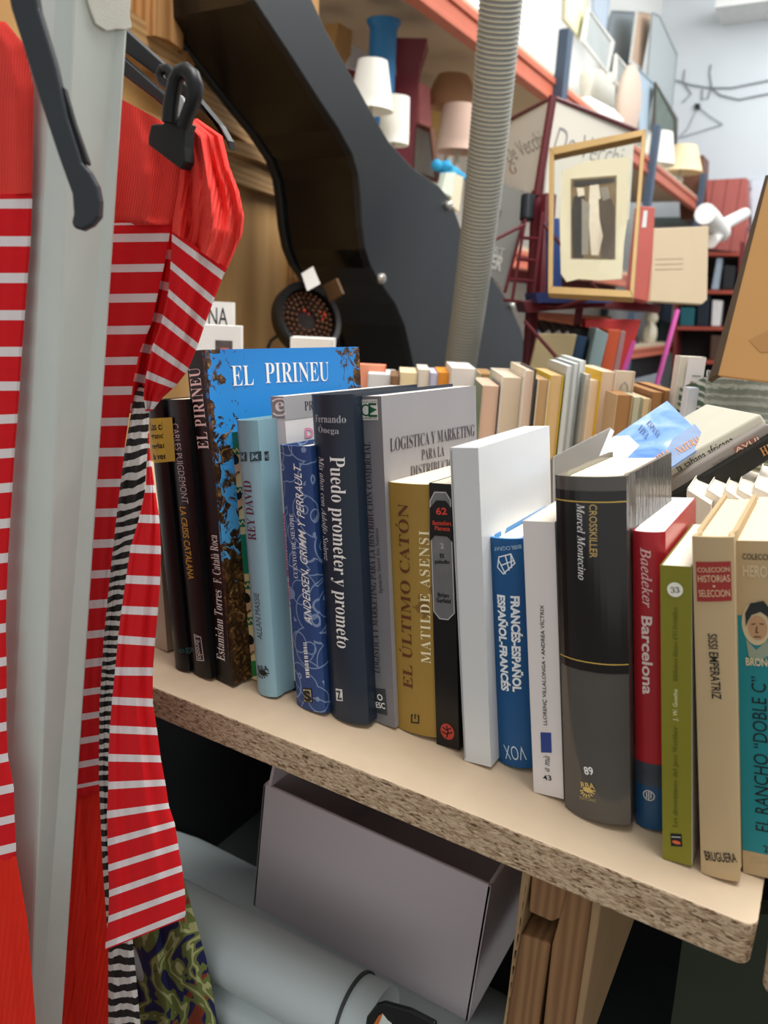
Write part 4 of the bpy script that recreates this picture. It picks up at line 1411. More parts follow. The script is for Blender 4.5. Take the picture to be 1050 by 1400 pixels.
EX = at(978, 555, .71) - at(1040, 567, .62)
EX = EX * 1.15
r, pl = lean_book('cream book on the African savanna, leaning on top of the grey one', [(905, 640), (1040, 566), (1049, 579), (905, 664)], 0.62, EX, flat('#d5d3c2', 0.4), None)
ptext('la sabana africana', (926, 641), (1002, 600), 12, pl, INK, r, off=0.0)
r, pl = lean_book('grey spined book with a rusty label, between the cream and the black one', [(905, 664), (1049, 579), (1068, 588), (905, 686)], 0.615, EX, flat('#9c948d', 0.5), None)
slab('label', [(1003, 612), (1036, 595), (1039, 603), (1006, 620)], pl, 0.0004, flat('#a2665a'), r, lift=0.0006)
ptext('AVUI', (1005, 616), (1037, 599), 6, pl, CREAM, r, lift=0.0014, off=0.01, name='label_text')
ptext('Joan Millaret', (974, 636), (999, 623), 5, pl, flat('#6e6862'), r, name='author_name')
r, pl = lean_book('black book with orange letters at the bottom of the leaning three', [(905, 686), (1068, 588), (1080, 612), (905, 720)], 0.61, EX, flat('#191a17', 0.4), None)
ptext('HIJOS', (1041, 619), (1075, 601), 14, pl, flat('#b9814a'), r, 'serif')

# five pocket books behind the last two of the front row, page tops up
tops = [[(939, 669), (957, 643), (990, 652), (972, 690)], [(966, 668), (983, 642), (1010, 650), (1000, 690)], [(990, 668), (1001, 643), (1026, 648), (1022, 690)],
        [(1008, 668), (1016, 641), (1050, 650), (1048, 690)], [(1030, 665), (1042, 636), (1085, 645), (1085, 690)]]
for i, q in enumerate(tops):
    w0 = 0.56 - 0.004 * i
    pz = ppl(at(q[0][0], q[0][1], w0), at(q[1][0], q[1][1], w0 + .07), at(q[3][0], q[3][1], w0 - .02))
    r = thing('book', ['cream page top of the first pocket book behind the red guide', 'cream page top of the second pocket book in the fanned set', 'cream page top of the middle pocket book in the fanned set',
                       'cream page top of the fourth pocket book in the fanned set', 'cream page top of the last pocket book, cut by the right picture edge'][i], 'book', at(q[3][0], q[3][1], w0), group='fanned pocket books')
    slab('page_block', q, pz, 0.1, pages('#efe6d6'), r, ext=Vector((0.012, 0, -0.11)), lift=0.0)
    slab('cover', [q[0], q[1], (q[1][0] + 1.2, q[1][1] + .6), (q[0][0] + 1.2, q[0][1] + .6)], pz, 0.1, flat('#e3dccd', 0.5), r, ext=Vector((0.012, 0, -0.11)), lift=0.0014)

# ------------------------------------------------------------------ the black machine frame
PX = xpl(-1.1)
MACH = [(345, -90), (347, 0), (372, 38), (400, 80), (435, 135), (462, 175), (482, 212), (490, 240), (493, 270), (495, 310), (499, 340), (507, 365), (522, 390), (540, 415), (553, 445), (561, 480), (572, 530), (600, 600), (700, 620), (738, 560), (726, 505), (722, 488), (712, 450), (697, 415), (678, 387), (656, 362), (640, 340), (626, 300), (617, 274), (600, 254), (566, 231), (532, 194), (505, 148), (490, 120), (470, 85), (445, 40), (427, 0), (395, -90)]
mc = thing('curved_machine', 'large curved black machine frame with silver bolts, behind the books', 'machine', onp(640, 560, PX))
t = NT('speckled_black_laminate', 0.4, 0, 0.5)
v = t.coord()
t.base(t.mix(t.math('GREATER_THAN', t.noise(v, 260, 2), 0.66), '#161c22', '#242c34'))
t.bump(t.noise(v, 300, 2), 0.15, 0.001)
M_LAM = t.m
t = NT('black_bent_sheet', 0.22, 0, 0.5)
v = t.coord()
t.base(t.mix(t.noise(v, 5, 3), '#08090a', '#131416'))
M_BEND = t.m
slab('face_panel', MACH, PX, 0.022, M_LAM, mc, bevel=0.003)
cxm, cym = 560, 330
inn = []
for i, (x_, y_) in enumerate(MACH):
    a = Vector(MACH[i - 1]) - Vector(MACH[(i + 1) % len(MACH)])
    nn = Vector((-a.y, a.x)).normalized()
    q = Vector((x_, y_)) + nn * -5
    q2 = Vector((x_, y_)) + nn * 5
    inn.append((q.x, q.y))
slab('body', [(x_ + (4 if i < 17 else -4), y_ + 2) for i, (x_, y_) in enumerate(MACH)], PX, 0.30, M_BEND, mc, ext=Vector((-0.22, 0, 0)), lift=-0.024)
slab('rear_panel', MACH, PX, 0.02, M_LAM, mc, ext=Vector((-0.022, 0, 0)), lift=-0.246, bevel=0.003)
M_STEEL = flat('#c4c2bb', 0.3, 0.08, 60, metal=0.7)
for x_, y_ in ((612, 281), (520, 381), (699, 418)):
    p = onp(x_, y_, PX)
    MB().lathe(p, [(0.0135, 0.0), (0.0135, 0.008), (0.011, 0.012), (0.006, 0.014), (0.0, 0.0145)], 20, axis=Vector((1, 0, 0))).build('bolt', M_STEEL, mc, smooth=40)
PLc = ppl(onp(446, 395, xpl(-1.22)), onp(470, 395, xpl(-1.14)), onp(458, 380, xpl(-1.18)))
slab('latch', [(444, 391), (464, 380), (473, 402), (455, 414)], PLc, 0.008, flat('#6e553c', 0.5, 0.2), mc, lift=0.01, bevel=0.003)

# black round cage with coppery knobs
PC = wpl(2.0)
KS = 0.72
cg = thing('bead_cage', 'round black cage lined with coppery brown knobs, behind the blue photo book', 'cage', onp(425, 480, PC))
cc = onp(420, 437, PC)
AX = ((CAM - cc).normalized() + RIGHT * 0.55 + UP * 0.35).normalized()
MB().lathe(cc, [(a_ * KS, b_ * KS) for a_, b_ in ((0.125, -0.03), (0.135, -0.02), (0.135, 0.02), (0.125, 0.03), (0.108, 0.025), (0.105, -0.02))], 40, axis=AX).build('rim', flat('#141414', 0.4), cg, smooth=40)
MB().lathe(cc, [(0.107 * KS, -0.025 * KS), (0.107 * KS, -0.01 * KS), (0.0, -0.012 * KS)], 36, axis=AX).build('back_plate', flat('#1d1512', 0.5), cg)
ux = AX.orthogonal().normalized()
uy = AX.cross(ux)
kb = MB()
for rr in (0.032, 0.045, 0.058, 0.070):
    n = int(rr * 2 * math.pi / 0.0145)
    for i in range(n):
        a = 2 * math.pi * i / n
        kb.ball(cc + (ux * math.cos(a) + uy * math.sin(a)) * rr, 0.0056, 8)
kb.build('knob_lining', flat('#5e3c26', 0.35, 0.5, 90, metal=0.3), cg, smooth=60)
slab('paper_tag', [(412, 374), (428, 364), (438, 388), (420, 398)], wpl(1.96), 0.001, WHITE, cg)
for x_, y_, r_ in ((416, 425, .0045), (422, 430, .003), (438, 427, .003), (444, 431, .0045), (441, 437, .0035)):  # red glints put in as small coloured balls
    MB().ball(onp(x_, y_, wpl(1.975)), r_, 10).build('red_glint', flat('#b8341c', 0.2), cg, smooth=60)
MB().tube([onp(x_, y_, wpl(2.0)) for x_, y_ in ((366, 476), (370, 466), (378, 460), (388, 452))], 0.004, 8).build('cord', flat('#0f0f0f'), cg)

# ribbed hose
t = NT('ribbed_hose', 0.45, 0, 0.4)
v = t.coord('UV')
x = t.xyz(v)
rb = t.math('FRACT', t.math('MULTIPLY', x[1], 1.0))
t.base(t.mix(t.math('LESS_THAN', rb, 0.3), '#8b9190', '#c9c5b2'))
M_HOSE = t.m
a, b_ = at(690, -60, 1.36), at(624, 520, 1.98)
d = (b_ - a)
NR = 120
N = NR * 4
vs, fs, uv = [], [], []
sg = 24
ua = d.orthogonal().normalized()
ub = d.normalized().cross(ua)
for i in range(N + 1):
    f = i / N
    px_bow = 0.012 * math.sin(math.pi * f)
    r_ = 0.0385 + (0.0022 if i % 4 in (0, 1) else 0.0)
    for k in range(sg):
        an = 2 * math.pi * k / sg
        vs.append(a + d * f * 1.12 + RIGHT * px_bow + (ua * math.cos(an) + ub * math.sin(an)) * r_)
        uv.append((k / sg, f * NR))
for i in range(N):
    for k in range(sg):
        fs.append((i * sg + k, i * sg + (k + 1) % sg, (i + 1) * sg + (k + 1) % sg, (i + 1) * sg + k))
o = mesh('ribbed_hose', vs, fs, M_HOSE, smooth=60, uv=uv)
tag(o, 'long grey ribbed extraction hose running down in front of the black machine', 'hose')

# ------------------------------------------------------------------ pallet rack along the left wall
M_RACK = flat('#bf6a52', 0.5, 0.12, 10)
M_UPR = flat('#46566a', 0.5, 0.1)
M_SHB = flat('#bfae96', 0.7, 0.06, 5)
rk = thing('pallet_rack', 'long pallet rack with orange red beams and blue grey uprights', 'rack', (-1.9, 5.0, 0))
XR = -1.7
Z2 = 2.36
for z_, h_, y0, y1 in ((Z2 - 0.11, 0.12, 1.9, 9.4), (1.32, 0.10, 1.9, 9.4), (0.70, 0.09, 1.9, 9.4)):
    bm_ = MB().box((XR - 0.05, y0, z_), (XR, y1, z_ + h_))
    bm_.box((XR, y0, z_ + h_ * .72), (XR + 0.012, y1, z_ + h_)).box((XR, y0, z_), (XR + 0.012, y1, z_ + h_ * .22))
    bm_.build('beam', M_RACK, rk, bevel=0.004)
    MB().box((-2.58, y0, z_), (-2.53, y1, z_ + h_)).build('beam', flat('#7d2b2b', 0.5), rk)
    MB().box((-2.6, y0, z_ + h_ + 0.0005), (XR, y1, z_ + h_ + 0.022)).build('shelf_board', M_SHB, rk)
for y_ in (4.3, 6.75, 9.2):
    for x_ in (XR - 0.0, -2.6):
        MB().box((x_ - 0.0, y_ - 0.045, 0.0), (x_ + 0.06, y_ + 0.045, 2.62)).build('upright', M_UPR, rk, bevel=0.004)

ZL, ZM, ZT = 0.70 + .09 + .0225, 1.32 + .10 + .0225, Z2 - .11 + .12 + .0225


def lamp(label, cpx, top, botm, wt, wb, X, zb, shade, stem='#b9b4a4', group='lamps on the rack', flare=0.0):
    pl = xpl(X)
    pt, pb_ = onp(cpx[0], top, pl), onp(cpx[1], botm, pl)
    w_ = depth(pb_)
    r0, r1 = wt / 2 * w_ / FPX, wb / 2 * w_ / FPX
    c0 = Vector((X, pb_.y, zb))
    hh = max(pt.z - pb_.z, 0.05)
    zb1 = max(pb_.z - zb, 0.04)
    r = thing('table_lamp', label, 'lamp', c0, group=group)
    pr = [(r1, zb1), (r1 * .98, zb1 + .002)] + [(r1 + (r0 - r1) * f + flare * math.sin(math.pi * f), zb1 + hh * f) for f in (0.25, .5, .75, 1)] + [(r0 - .004, zb1 + hh)] + [(r1 - .006 + (r0 - r1) * f, zb1 + hh * f) for f in (.75, .5, .25, 0.01)]
    MB().lathe(c0, pr + [pr[0]], 36, caps=False).build('lamp_shade', shade, r, smooth=50)
    MB().lathe(c0, [(r1 * .5, 0.0005), (r1 * .5, .012), (r1 * .2, .025), (r1 * .12, zb1 * .4), (r1 * .2, zb1 * .6), (r1 * .08, zb1), (.006, zb1 + hh * .6), (0, zb1 + hh * .6)], 20).build('base', flat(stem, 0.4), r, smooth=50)
    return r


SW = flat('#f0eee4', 0.8, 0.03)
lamp('white cone lamp shade at the left of the rack, before the blue vase', (503, 507), 80, 152, 40, 62, -1.84, ZM, SW)
lamp('white drum lamp shade just right of the cone shade', (541, 538), 133, 198, 38, 42, -1.84, ZM, SW)
lamp('tan lamp shade with rounded shoulders under the upper shelf', (618, 617), 103, 148, 42, 60, -2.1, ZM, flat('#b08a68', 0.8, 0.06), flare=0.02)
lamp('pale pink pleated lamp shade below the tan one, next to the hose', (630, 625), 145, 208, 46, 62, -1.86, ZM, flat('#cdb1a0', 0.8, 0.06))
lamp('white lamp shade on top of the rack, beside the gold frame', (893, 893), 176, 226, 40, 56, -2.0, ZT, SW)
lamp('cream lamp shade standing on top of the rack, right of the white one', (930, 930), 194, 236, 34, 58, -1.85, ZT, flat('#ecd5ae', 0.8, 0.03))

# vases
pl = xpl(-2.0)
c0 = onp(521, 120, pl)
w_ = depth(c0)
zt_ = onp(521, 27, pl).z
r_ = 18.5 * w_ / FPX
hv = zt_ - ZM
o = MB().lathe((-2.0, c0.y, ZM + .0005), [(r_ * .85, 0), (r_ * .95, hv * .3), (r_, hv * .7), (r_ * 1.0, hv - r_ * .55), (r_ * 1.1, hv - r_ * .3), (r_ * 1.24, hv - r_ * .14), (r_ * 1.26, hv), (r_ * 1.1, hv), (r_ * .85, hv - r_ * .4), (r_ * .8, hv * .3), (0, hv * .28)], 36).build('blue_vase', flat('#2470a6', 0.35, 0.08), smooth=45)
tag(o, 'tall blue cylindrical vase with a flared rim, on the rack left of the red one', 'vase')
pl = xpl(-2.0)
c0 = onp(557, 130, pl)
w_ = depth(c0)
zt_ = onp(557, 58, pl).z
hv = zt_ - ZM
r_ = 20 * w_ / FPX
mb = MB()
ring = []
q_ = r_ / hv
prof = [(1.0, 0), (.85, .5), (.9, 1 - 2.2 * q_), (1.0, 1 - 1.5 * q_), (1.5, 1.0), (1.4, 1.0), (.9, 1 - 1.3 * q_), (.6, .5), (.6, .3)]
vs, fs = [], []
for k_, zf in prof:
    for sx, sy in ((-1, -1), (1, -1), (1, 1), (-1, 1)):
        vs.append(Vector((-2.0, c0.y, ZM + .0005)) + Matrix.Rotation(math.radians(25), 3, 'Z') @ Vector((sx * r_ * k_ * .8, sy * r_ * k_ * .8, hv * zf)))
for i in range(len(prof) - 1):
    for k in range(4):
        fs.append((i * 4 + k, i * 4 + (k + 1) % 4, i * 4 + 4 + (k + 1) % 4, i * 4 + 4 + k))
fs += [(3, 2, 1, 0), tuple(range(len(prof) * 4 - 4, len(prof) * 4))]
o = mesh('red_vase', vs, fs, flat('#70222b', 0.4, 0.08))
tag(o, 'dark red square vase with a flared mouth beside the blue vase', 'vase')


def framed(label, px, plane, border, mats, t_=0.02, name='picture_frame', group=None, parent=None, frame_px=None):
    r = thing(name, label, 'frame', sum((onp(x_, y_, plane) for x_, y_ in px), Vector()) / len(px), group=group)
    n_ = len(px)
    cx_, cy_ = sum(p[0] for p in px) / n_, sum(p[1] for p in px) / n_
    ip = []
    for x_, y_ in px:
        l = math.hypot(x_ - cx_, y_ - cy_)
        k = 1 - border / l * 1.25
        ip.append((cx_ + (x_ - cx_) * k, cy_ + (y_ - cy_) * k))
    nn = plane[1].normalized()
    if nn.dot(CAM - plane[0]) < 0:
        nn = -nn
    out_ = [onp(x_, y_, plane) for x_, y_ in px]
    in_ = [onp(x_, y_, plane) for x_, y_ in ip]
    mb = MB()
    for i in range(n_):
        j = (i + 1) % n_
        mb.prism([out_[i], out_[j], in_[j], in_[i]], -nn * t_)
    mb.build('frame', mats[0], r, bevel=0.001)
    if mats[1]:
        slab('picture', ip, plane, t_ * .4, mats[1], r, lift=-t_ * .4)
    return r, ip


framed('brown framed picture with a pale image, leaning on the rack below the red vase', [(556, 164), (588, 175), (597, 250), (560, 240)], ppl(onp(556, 164, xpl(-2.1)), onp(588, 175, xpl(-1.85)), onp(597, 250, xpl(-1.8))), 5, (flat('#6b4532', 0.4), flat('#aeb3aa', 0.4, 0.2, 12)))
# small things on the middle level
o = MB().ball(onp(607, 228, xpl(-1.78)), 0.035, 16, sq=(1.3, 1, .7)).ball(onp(597, 226, xpl(-1.78)), 0.026, 14).tube([onp(605, 230, xpl(-1.78)), onp(622, 236, xpl(-1.78)), onp(634, 243, xpl(-1.78))], [0.03, 0.024, 0.016], 12).ball(onp(612, 222, xpl(-1.78)), 0.014, 10).build('soft_toy', flat('#2f9fd0', 0.7), smooth=60)
tag(o, 'bright turquoise toy lying on the rack beside the hose', 'toy')
for lb, px, X, dpth, col, nm in (
        ('pale green white book standing below the turquoise toy', [(610, 236), (624, 236), (618, 270), (604, 262)], -1.74, 0.03, '#d3dacb', 'book'),
        ('cream book beside the pale green one below the turquoise toy', [(624, 238), (634, 242), (628, 290), (616, 280)], -1.74, 0.03, '#d8d0b4', 'book'),
        ('upright pink and red box between the red vase and the tan lamp', [(573, 112), (588, 120), (592, 230), (576, 225)], -2.15, 0.10, '#d9888c', 'carton'),
        ('yellow ornamented box behind the pink one, under the tan lamp', [(588, 128), (610, 138), (612, 205), (592, 200)], -2.3, 0.10, '#c9a55f', 'carton'),
        ('brown carton with a white label at the left end of the rack', [(462, 30), (482, 42), (480, 75), (470, 90), (455, 80)], -2.2, 0.15, '#b48c56', 'carton'),
        ('white card standing between the blue vase and the red vase', [(530, 90), (541, 93), (538, 150), (526, 150)], -2.2, 0.02, '#dcdde0', 'card'),
        ('pale grey card standing left of the blue vase', [(478, 58), (504, 74), (502, 100), (476, 92)], -2.35, 0.02, '#c9ccd4', 'card')):
    o = slab(nm, px, xpl(X), dpth, flat(col, 0.6, 0.15, 20), ext=Vector((-dpth, 0, 0)), bevel=0.002)
    tag(o, lb, {'book': 'book', 'carton': 'box', 'card': 'card'}[nm])

# top of the rack: stored pictures and papers
PXT = xpl(-2.0)
framed('cream print in a thin frame on top of the rack, first of the stored pictures', [(773, -20), (806, -20), (797, 58), (772, 27)], PXT, 3, (flat('#b9b79c'), flat('#e6e2b8', 0.5, 0.12, 6)), group='pictures stored on top of the rack')
framed('grey window-like frame on top of the rack, tilted above the round cushion', [(805, 10), (841, 57), (832, 101), (796, 56)], xpl(-1.95), 4, (flat('#c9ccc9'), flat('#a9b0b0', 0.4, 0.15, 6)), group='pictures stored on top of the rack')
framed('white framed pale picture right of the grey window-like frame', [(843, 73), (872, 108), (868, 140), (839, 112)], xpl(-2.1), 4, (flat('#dcdcd6'), flat('#9aa09c', 0.4, 0.2, 8)), group='pictures stored on top of the rack')
framed('light blue canvas on top of the rack, upper left corner of the stored pictures', [(811, -30), (838, -30), (829, 42), (812, 18)], xpl(-2.35), 2, (flat('#a9b7c6'), flat('#b9c8d8', 0.5, 0.05)), group='pictures stored on top of the rack')
framed('light blue narrow canvas right of the round cushion', [(872, 92), (895, 113), (884, 190), (874, 178)], xpl(-2.05), 2, (flat('#93a3ae'), flat('#a9bccb', 0.5, 0.05)), group='pictures stored on top of the rack')
framed('dark framed green picture at the right end of the stored pictures', [(897, 112), (927, 162), (926, 200), (893, 180)], xpl(-2.0), 4, (flat('#4a463c'), flat('#55655a', 0.4, 0.5, 14)), group='pictures stored on top of the rack')
framed('tall dull grey panel at the back of the stored pictures', [(838, 14), (874, 16), (858, 92), (828, 60)], xpl(-2.5), 2, (flat('#7d878e'), flat('#8d979d', 0.5, 0.05)), group='pictures stored on top of the rack')
framed('tall pale poster with a beige stripe on top of the rack', [(872, 12), (893, 16), (878, 96), (862, 86)], xpl(-2.3), 3, (flat('#cfd0cc'), flat('#c7ab93', 0.5, 0.2, 5)), group='pictures stored on top of the rack')
framed('large grey panel with a dark rim, rightmost tall one above the lamps', [(893, 16), (902, 20), (927, 73), (914, 205), (879, 192)], xpl(-2.2), 2, (flat('#9aa3a6'), flat('#aab2b4', 0.5, 0.05)), group='pictures stored on top of the rack')
pc_ = onp(858, 150, xpl(-1.95))
o = MB().ball(pc_ + Vector((0, 0, 0.02)), 0.26, 20, sq=(.35, .95, 1.25)).build('round_cushion', flat('#cdb9aa', 0.85, 0.05), smooth=60)
tag(o, 'rounded beige cushion on top of the rack among the pictures', 'cushion')
o = slab('white_sheet', [(790, 138), (812, 132), (842, 148), (858, 166), (838, 176), (800, 160)], xpl(-1.8), 0.25, WHITE, bevel=0.03, ext=Vector((-.25, 0, 0)))
tag(o, 'folded white sheet over the top beam of the rack', 'sheet')
o = slab('drawing', [(808, 92), (842, 100), (838, 210), (806, 196)], xpl(-2.35), 0.012, flat('#e9e7dc', 0.6, 0.06, 12))
tag(o, 'pale drawing on paper leaning behind the round cushion', 'drawing')
o = MB().lathe((-2.2, onp(803, 100, xpl(-2.2)).y, ZT), [(0.05, 0), (0.05, .02), (0.018, .05), (0.018, .35), (0.03, .42), (.055, .48), (.06, .56), (.03, .62), (0, .63)], 16).build('white_statuette', flat('#dcd9cc'), smooth=50)
tag(o, 'slim whitish statuette before the cream print on top of the rack', 'figurine')

# far end: cupboard, door, papers, cables
t = NT('red_boards', 0.6)
v = t.coord()
x = t.xyz(v)
t.base(t.mix(t.math('GREATER_THAN', t.math('FRACT', t.math('MULTIPLY', x[0], 7.0)), 0.93), t.mix(t.noise(v, 3, 3), '#a0524c', '#b4655d'), '#6e2f2c'))
RCUP = t.m
o = slab('red_cupboard', [(966, 246), (1021, 243), (1021, 500), (966, 500)], ypl(9.6), 0.4, RCUP, ext=Vector((0, .3, 0)))
tag(o, 'tall red boarded cupboard at the far wall', 'cupboard')
o = slab('white_door', [(1028, 246), (1072, 243), (1072, 500), (1028, 500)], ypl(9.9), 0.06, flat('#ccd5df', 0.5, 0.04))
tag(o, 'pale blue white door leaf at the far wall right of the red cupboard', 'door')
o = slab('brown_cupboard', [(926, 214), (962, 212), (958, 300), (930, 300)], ypl(9.3), 0.4, flat('#6b4434', 0.5, 0.2), ext=Vector((0, .4, 0)))
tag(o, 'dark brown cupboard behind the cream lamp', 'cupboard')
for lb, pts, r_ in (('crumpled white paper roll left on the far rack, beneath the red cupboard', [(964, 292), (972, 300), (986, 318)], 0.10), ('second white paper roll leaning to the right at the far rack', [(972, 330), (992, 306), (1018, 292)], 0.07)):
    p_ = [onp(x_, y_, xpl(-1.15)) for x_, y_ in pts]
    o = MB().tube(p_, r_ * .8, 14).build('paper_roll', WHITE, smooth=50)
    tag(o, lb, 'paper', group='white paper rolls at the far rack')
PB_ = ypl(10.28)
for lb, segs in (('long drooping black cable run across the far blue white wall', [[(900, 112), (925, 110), (945, 116), (970, 120), (1000, 120), (1030, 114), (1060, 108)], [(970, 118), (985, 130), (1010, 136), (1040, 130), (1062, 126)]]),
                 ('cable end hanging from the cable run, with a loop', [[(972, 88), (970, 100), (973, 118), (968, 134), (960, 136), (960, 122)]]),
                 ('thin slanting cables from the black wall box', [[(954, 146), (940, 176), (926, 190)], [(954, 146), (972, 160), (988, 170)], [(988, 170), (950, 182), (930, 188)]]),
                 ('short cable stub left on the far wall', [[(936, 95), (934, 112), (945, 128), (933, 140)]])):
    mb = MB()
    for s_ in segs:
        mb.tube([onp(x_, y_, PB_) for x_, y_ in s_], 0.008 if 'thin' not in lb else 0.005, 6)
    o = mb.build('wall_cable', flat('#7d848b', 0.6))
    tag(o, lb, 'cable')
o = slab('wall_box', [(950, 142), (957, 142), (957, 149), (950, 149)], PB_, 0.04, flat('#24282c'), lift=0.02)
tag(o, 'small black junction box on the far wall', 'box')

# lower level of the rack
OY = {}
for lb, nm, ct_, px, X, dp, col in (
        ('white and black toy piano shape on the orange shelf', 'ornament', 'ornament', [(856, 462), (862, 450), (870, 452), (876, 480), (860, 482)], -1.85, .1, '#1c1d20'),
        ('white mug with a faint print on the orange shelf', 'mug', 'mug', None, 0, 0, ''),
        ('dark blue upright folder on the far rack', 'folder', 'folder', [(905, 400), (922, 404), (912, 482), (898, 482)], -1.95, .1, '#22344a'),
        ('dark green bottle box left of the mug', 'carton', 'box', [(914, 440), (928, 440), (922, 480), (908, 482)], -1.8, .1, '#24363a'),
):
    if nm == 'mug':
        pm_ = onp(916, 480, xpl(-1.8))
        w_ = depth(pm_)
        r_ = 10 * w_ / FPX
        tm = thing('mug', lb, 'mug', (-1.8, pm_.y, ZL))
        MB().lathe((-1.8, pm_.y, ZL + .0005), [(r_ * .9, 0), (r_, .01), (r_, r_ * 2.6), (r_ * .9, r_ * 2.6), (r_ * .88, .02), (0, .02)], 24).build('body', WHITE, tm, smooth=50)
        MB().tube([(-1.8, pm_.y + r_, ZL + r_ * 2), (-1.8, pm_.y + r_ * 1.6, ZL + r_ * 1.8), (-1.8, pm_.y + r_ * 1.6, ZL + r_), (-1.8, pm_.y + r_, ZL + r_ * .7)], r_ * .13, 8).build('handle', WHITE, tm, smooth=50)
        continue
    o = slab(nm, px, xpl(X), dp, flat(col, 0.5, 0.2), ext=Vector((-dp, 0, 0)), bevel=0.004)
    tag(o, lb, ct_)
# shelving at the far end, in front of the red cupboard
fs_ = thing('shelving_unit', 'dark red shelving at the far end, in front of the red cupboard', 'shelves', onp(985, 520, ypl(8.8)))
FY = ypl(8.8)
MR = flat('#6d2a28', 0.5, 0.15)
slab('side_panel', [(924, 330), (929, 331), (922, 560), (917, 560)], FY, .35, MR, fs_, ext=Vector((0, .3, 0)))
slab('side_panel', [(1012, 330), (1019, 332), (1004, 560), (998, 560)], FY, .35, MR, fs_, ext=Vector((0, .3, 0)))
slab('back_panel', [(926, 335), (1014, 345), (1000, 560), (920, 560)], ypl(9.12), .02, flat('#1a1618', 0.7), fs_)
for y_ in (344, 396, 446, 492):
    slab('shelf_board', [(925, y_), (1012, y_ + 1), (1012, y_ + 6), (925, y_ + 5)], FY, .3, flat('#a04a3c', 0.5, 0.2), fs_, ext=Vector((0, .3, 0)))
for lb, nm, ct_, px, col in (
        ('pale blue bottle on the upper board of the far dark red shelving', 'bottle', 'bottle', [(980, 352), (988, 353), (982, 396), (972, 396)], '#9fb2c4'),
        ('black case beside the pale blue bottle on the far shelving', 'case', 'case', [(990, 362), (1006, 364), (1002, 396), (987, 396)], '#23262b'),
        ('teal box on the second board of the far shelving, behind the white mug', 'carton', 'box', [(930, 420), (950, 421), (948, 446), (929, 446)], '#23606c'),
        ('white carton on the second board of the far dark red shelving', 'carton', 'box', [(974, 410), (988, 411), (984, 446), (972, 446)], '#d9dadb'),
        ('dark navy case left of the white carton on the far shelving', 'case', 'case', [(954, 400), (971, 402), (968, 446), (952, 446)], '#1c2836'),
        ('brown carton on the lowest visible board of the far shelving', 'carton', 'box', [(972, 458), (992, 460), (988, 492), (970, 492)], '#4f3a2e')):
    o = slab(nm, px, ypl(8.84), .1, flat(col, 0.5, 0.2), ext=Vector((0, .12, 0)), bevel=0.01)
    tag(o, lb, ct_)
pe = onp(886, 470, xpl(-1.85))
k = depth(pe) / FPX
o = MB().ball(pe + Vector((0, 0, 12 * k)), 13 * k, 14, sq=(.8, .8, 1.3)).ball(pe + Vector((0, 0, 34 * k)), 9 * k, 12).tube([pe + Vector((0, 0, 34 * k)), pe + Vector((.02, -8 * k, 24 * k)), pe + Vector((.02, -10 * k, 10 * k))], [5 * k, 3 * k, 2 * k], 8).build('elephant_figurine', flat('#cfc8b4', 0.5, 0.1), smooth=60)
tag(o, 'creamy white figurine on the orange shelf behind the books', 'figurine')
o = MB().tube([at(926, 425, 2.2), at(898, 525, 2.1), at(880, 590, 2.05)], 0.007, 10).build('magenta_pole', flat('#c2459a', 0.4), smooth=40)
tag(o, 'thin magenta pole leaning in front of the orange shelf', 'pole')
o = slab('dark_crate', [(850, 495), (905, 485), (895, 540), (845, 545)], xpl(-1.75), .5, flat('#17191d', 0.6), ext=Vector((-.5, 0, 0)))
tag(o, 'black crate in the shade under the orange shelf', 'crate')
o = slab('grey_packet', [(866, 518), (898, 510), (904, 528), (872, 540)], wpl(2.2), .05, flat('#9aa7b2', 0.4, 0.2))
tag(o, 'bluish grey packet behind the brown hardbacks', 'packet')

# ------------------------------------------------------------------ the burgundy display stand
M_BUR = flat('#5e1b24', 0.4, 0.1)
ds = thing('display_stand', 'burgundy wire display stand with handwritten style sign panels on top', 'stand', at(735, 560, 1.95))
wS = 1.9
PL1 = ppl(at(695, 167, wS + .25), at(754, 137, wS), at(733, 266, wS + .03))
PL2 = ppl(at(758, 137, wS), at(866, 177, wS + .25), at(750, 262, wS + .03))
SG = flat('#d6d2c6', 0.6, 0.04, 5)
slab('sign_panel', [(697, 166), (753, 137), (734, 266), (683, 250)], PL1, 0.006, SG, ds)
slab('sign_panel', [(757, 137), (868, 177), (860, 300), (742, 300)], PL2, 0.006, SG, ds)
GRY = flat('#8b8b88')
ptext('De Vecchi', (692, 213), (741, 188), 22, PL1, GRY, ds, off=-0.01, name='sign_lettering')
ptext('G', (697, 232), (706, 228), 14, PL1, flat('#8f5f5f'), ds, 'italic', name='sign_lettering')
ptext('De Vecchi', (760, 190), (850, 216), 32, PL2, GRY, ds, off=-0.01, name='sign_lettering')
mb = MB()
for pa, pb_, r_ in (((756, 132, wS), (734, 268, wS + .03), .011), ((756, 134, wS), (695, 165, wS + .25), .006), ((758, 134, wS), (870, 178, wS + .25), .006), ((695, 165, wS + .25), (682, 250, wS + .25), .005)):
    mb.tube([at(*pa), at(*pb_)], r_, 8)
mb.build('sign_frame', M_BUR, ds)
mb = MB()
mb.tube([at(736, 262, 1.94), at(728, 420, 1.96), at(722, 520, 1.97), at(718, 640, 1.98)], 0.018, 10)
mb.tube([at(750, 268, 1.90), at(741, 412, 1.9)], 0.02, 8)
mb.build('column', M_BUR, ds)
mb = MB()
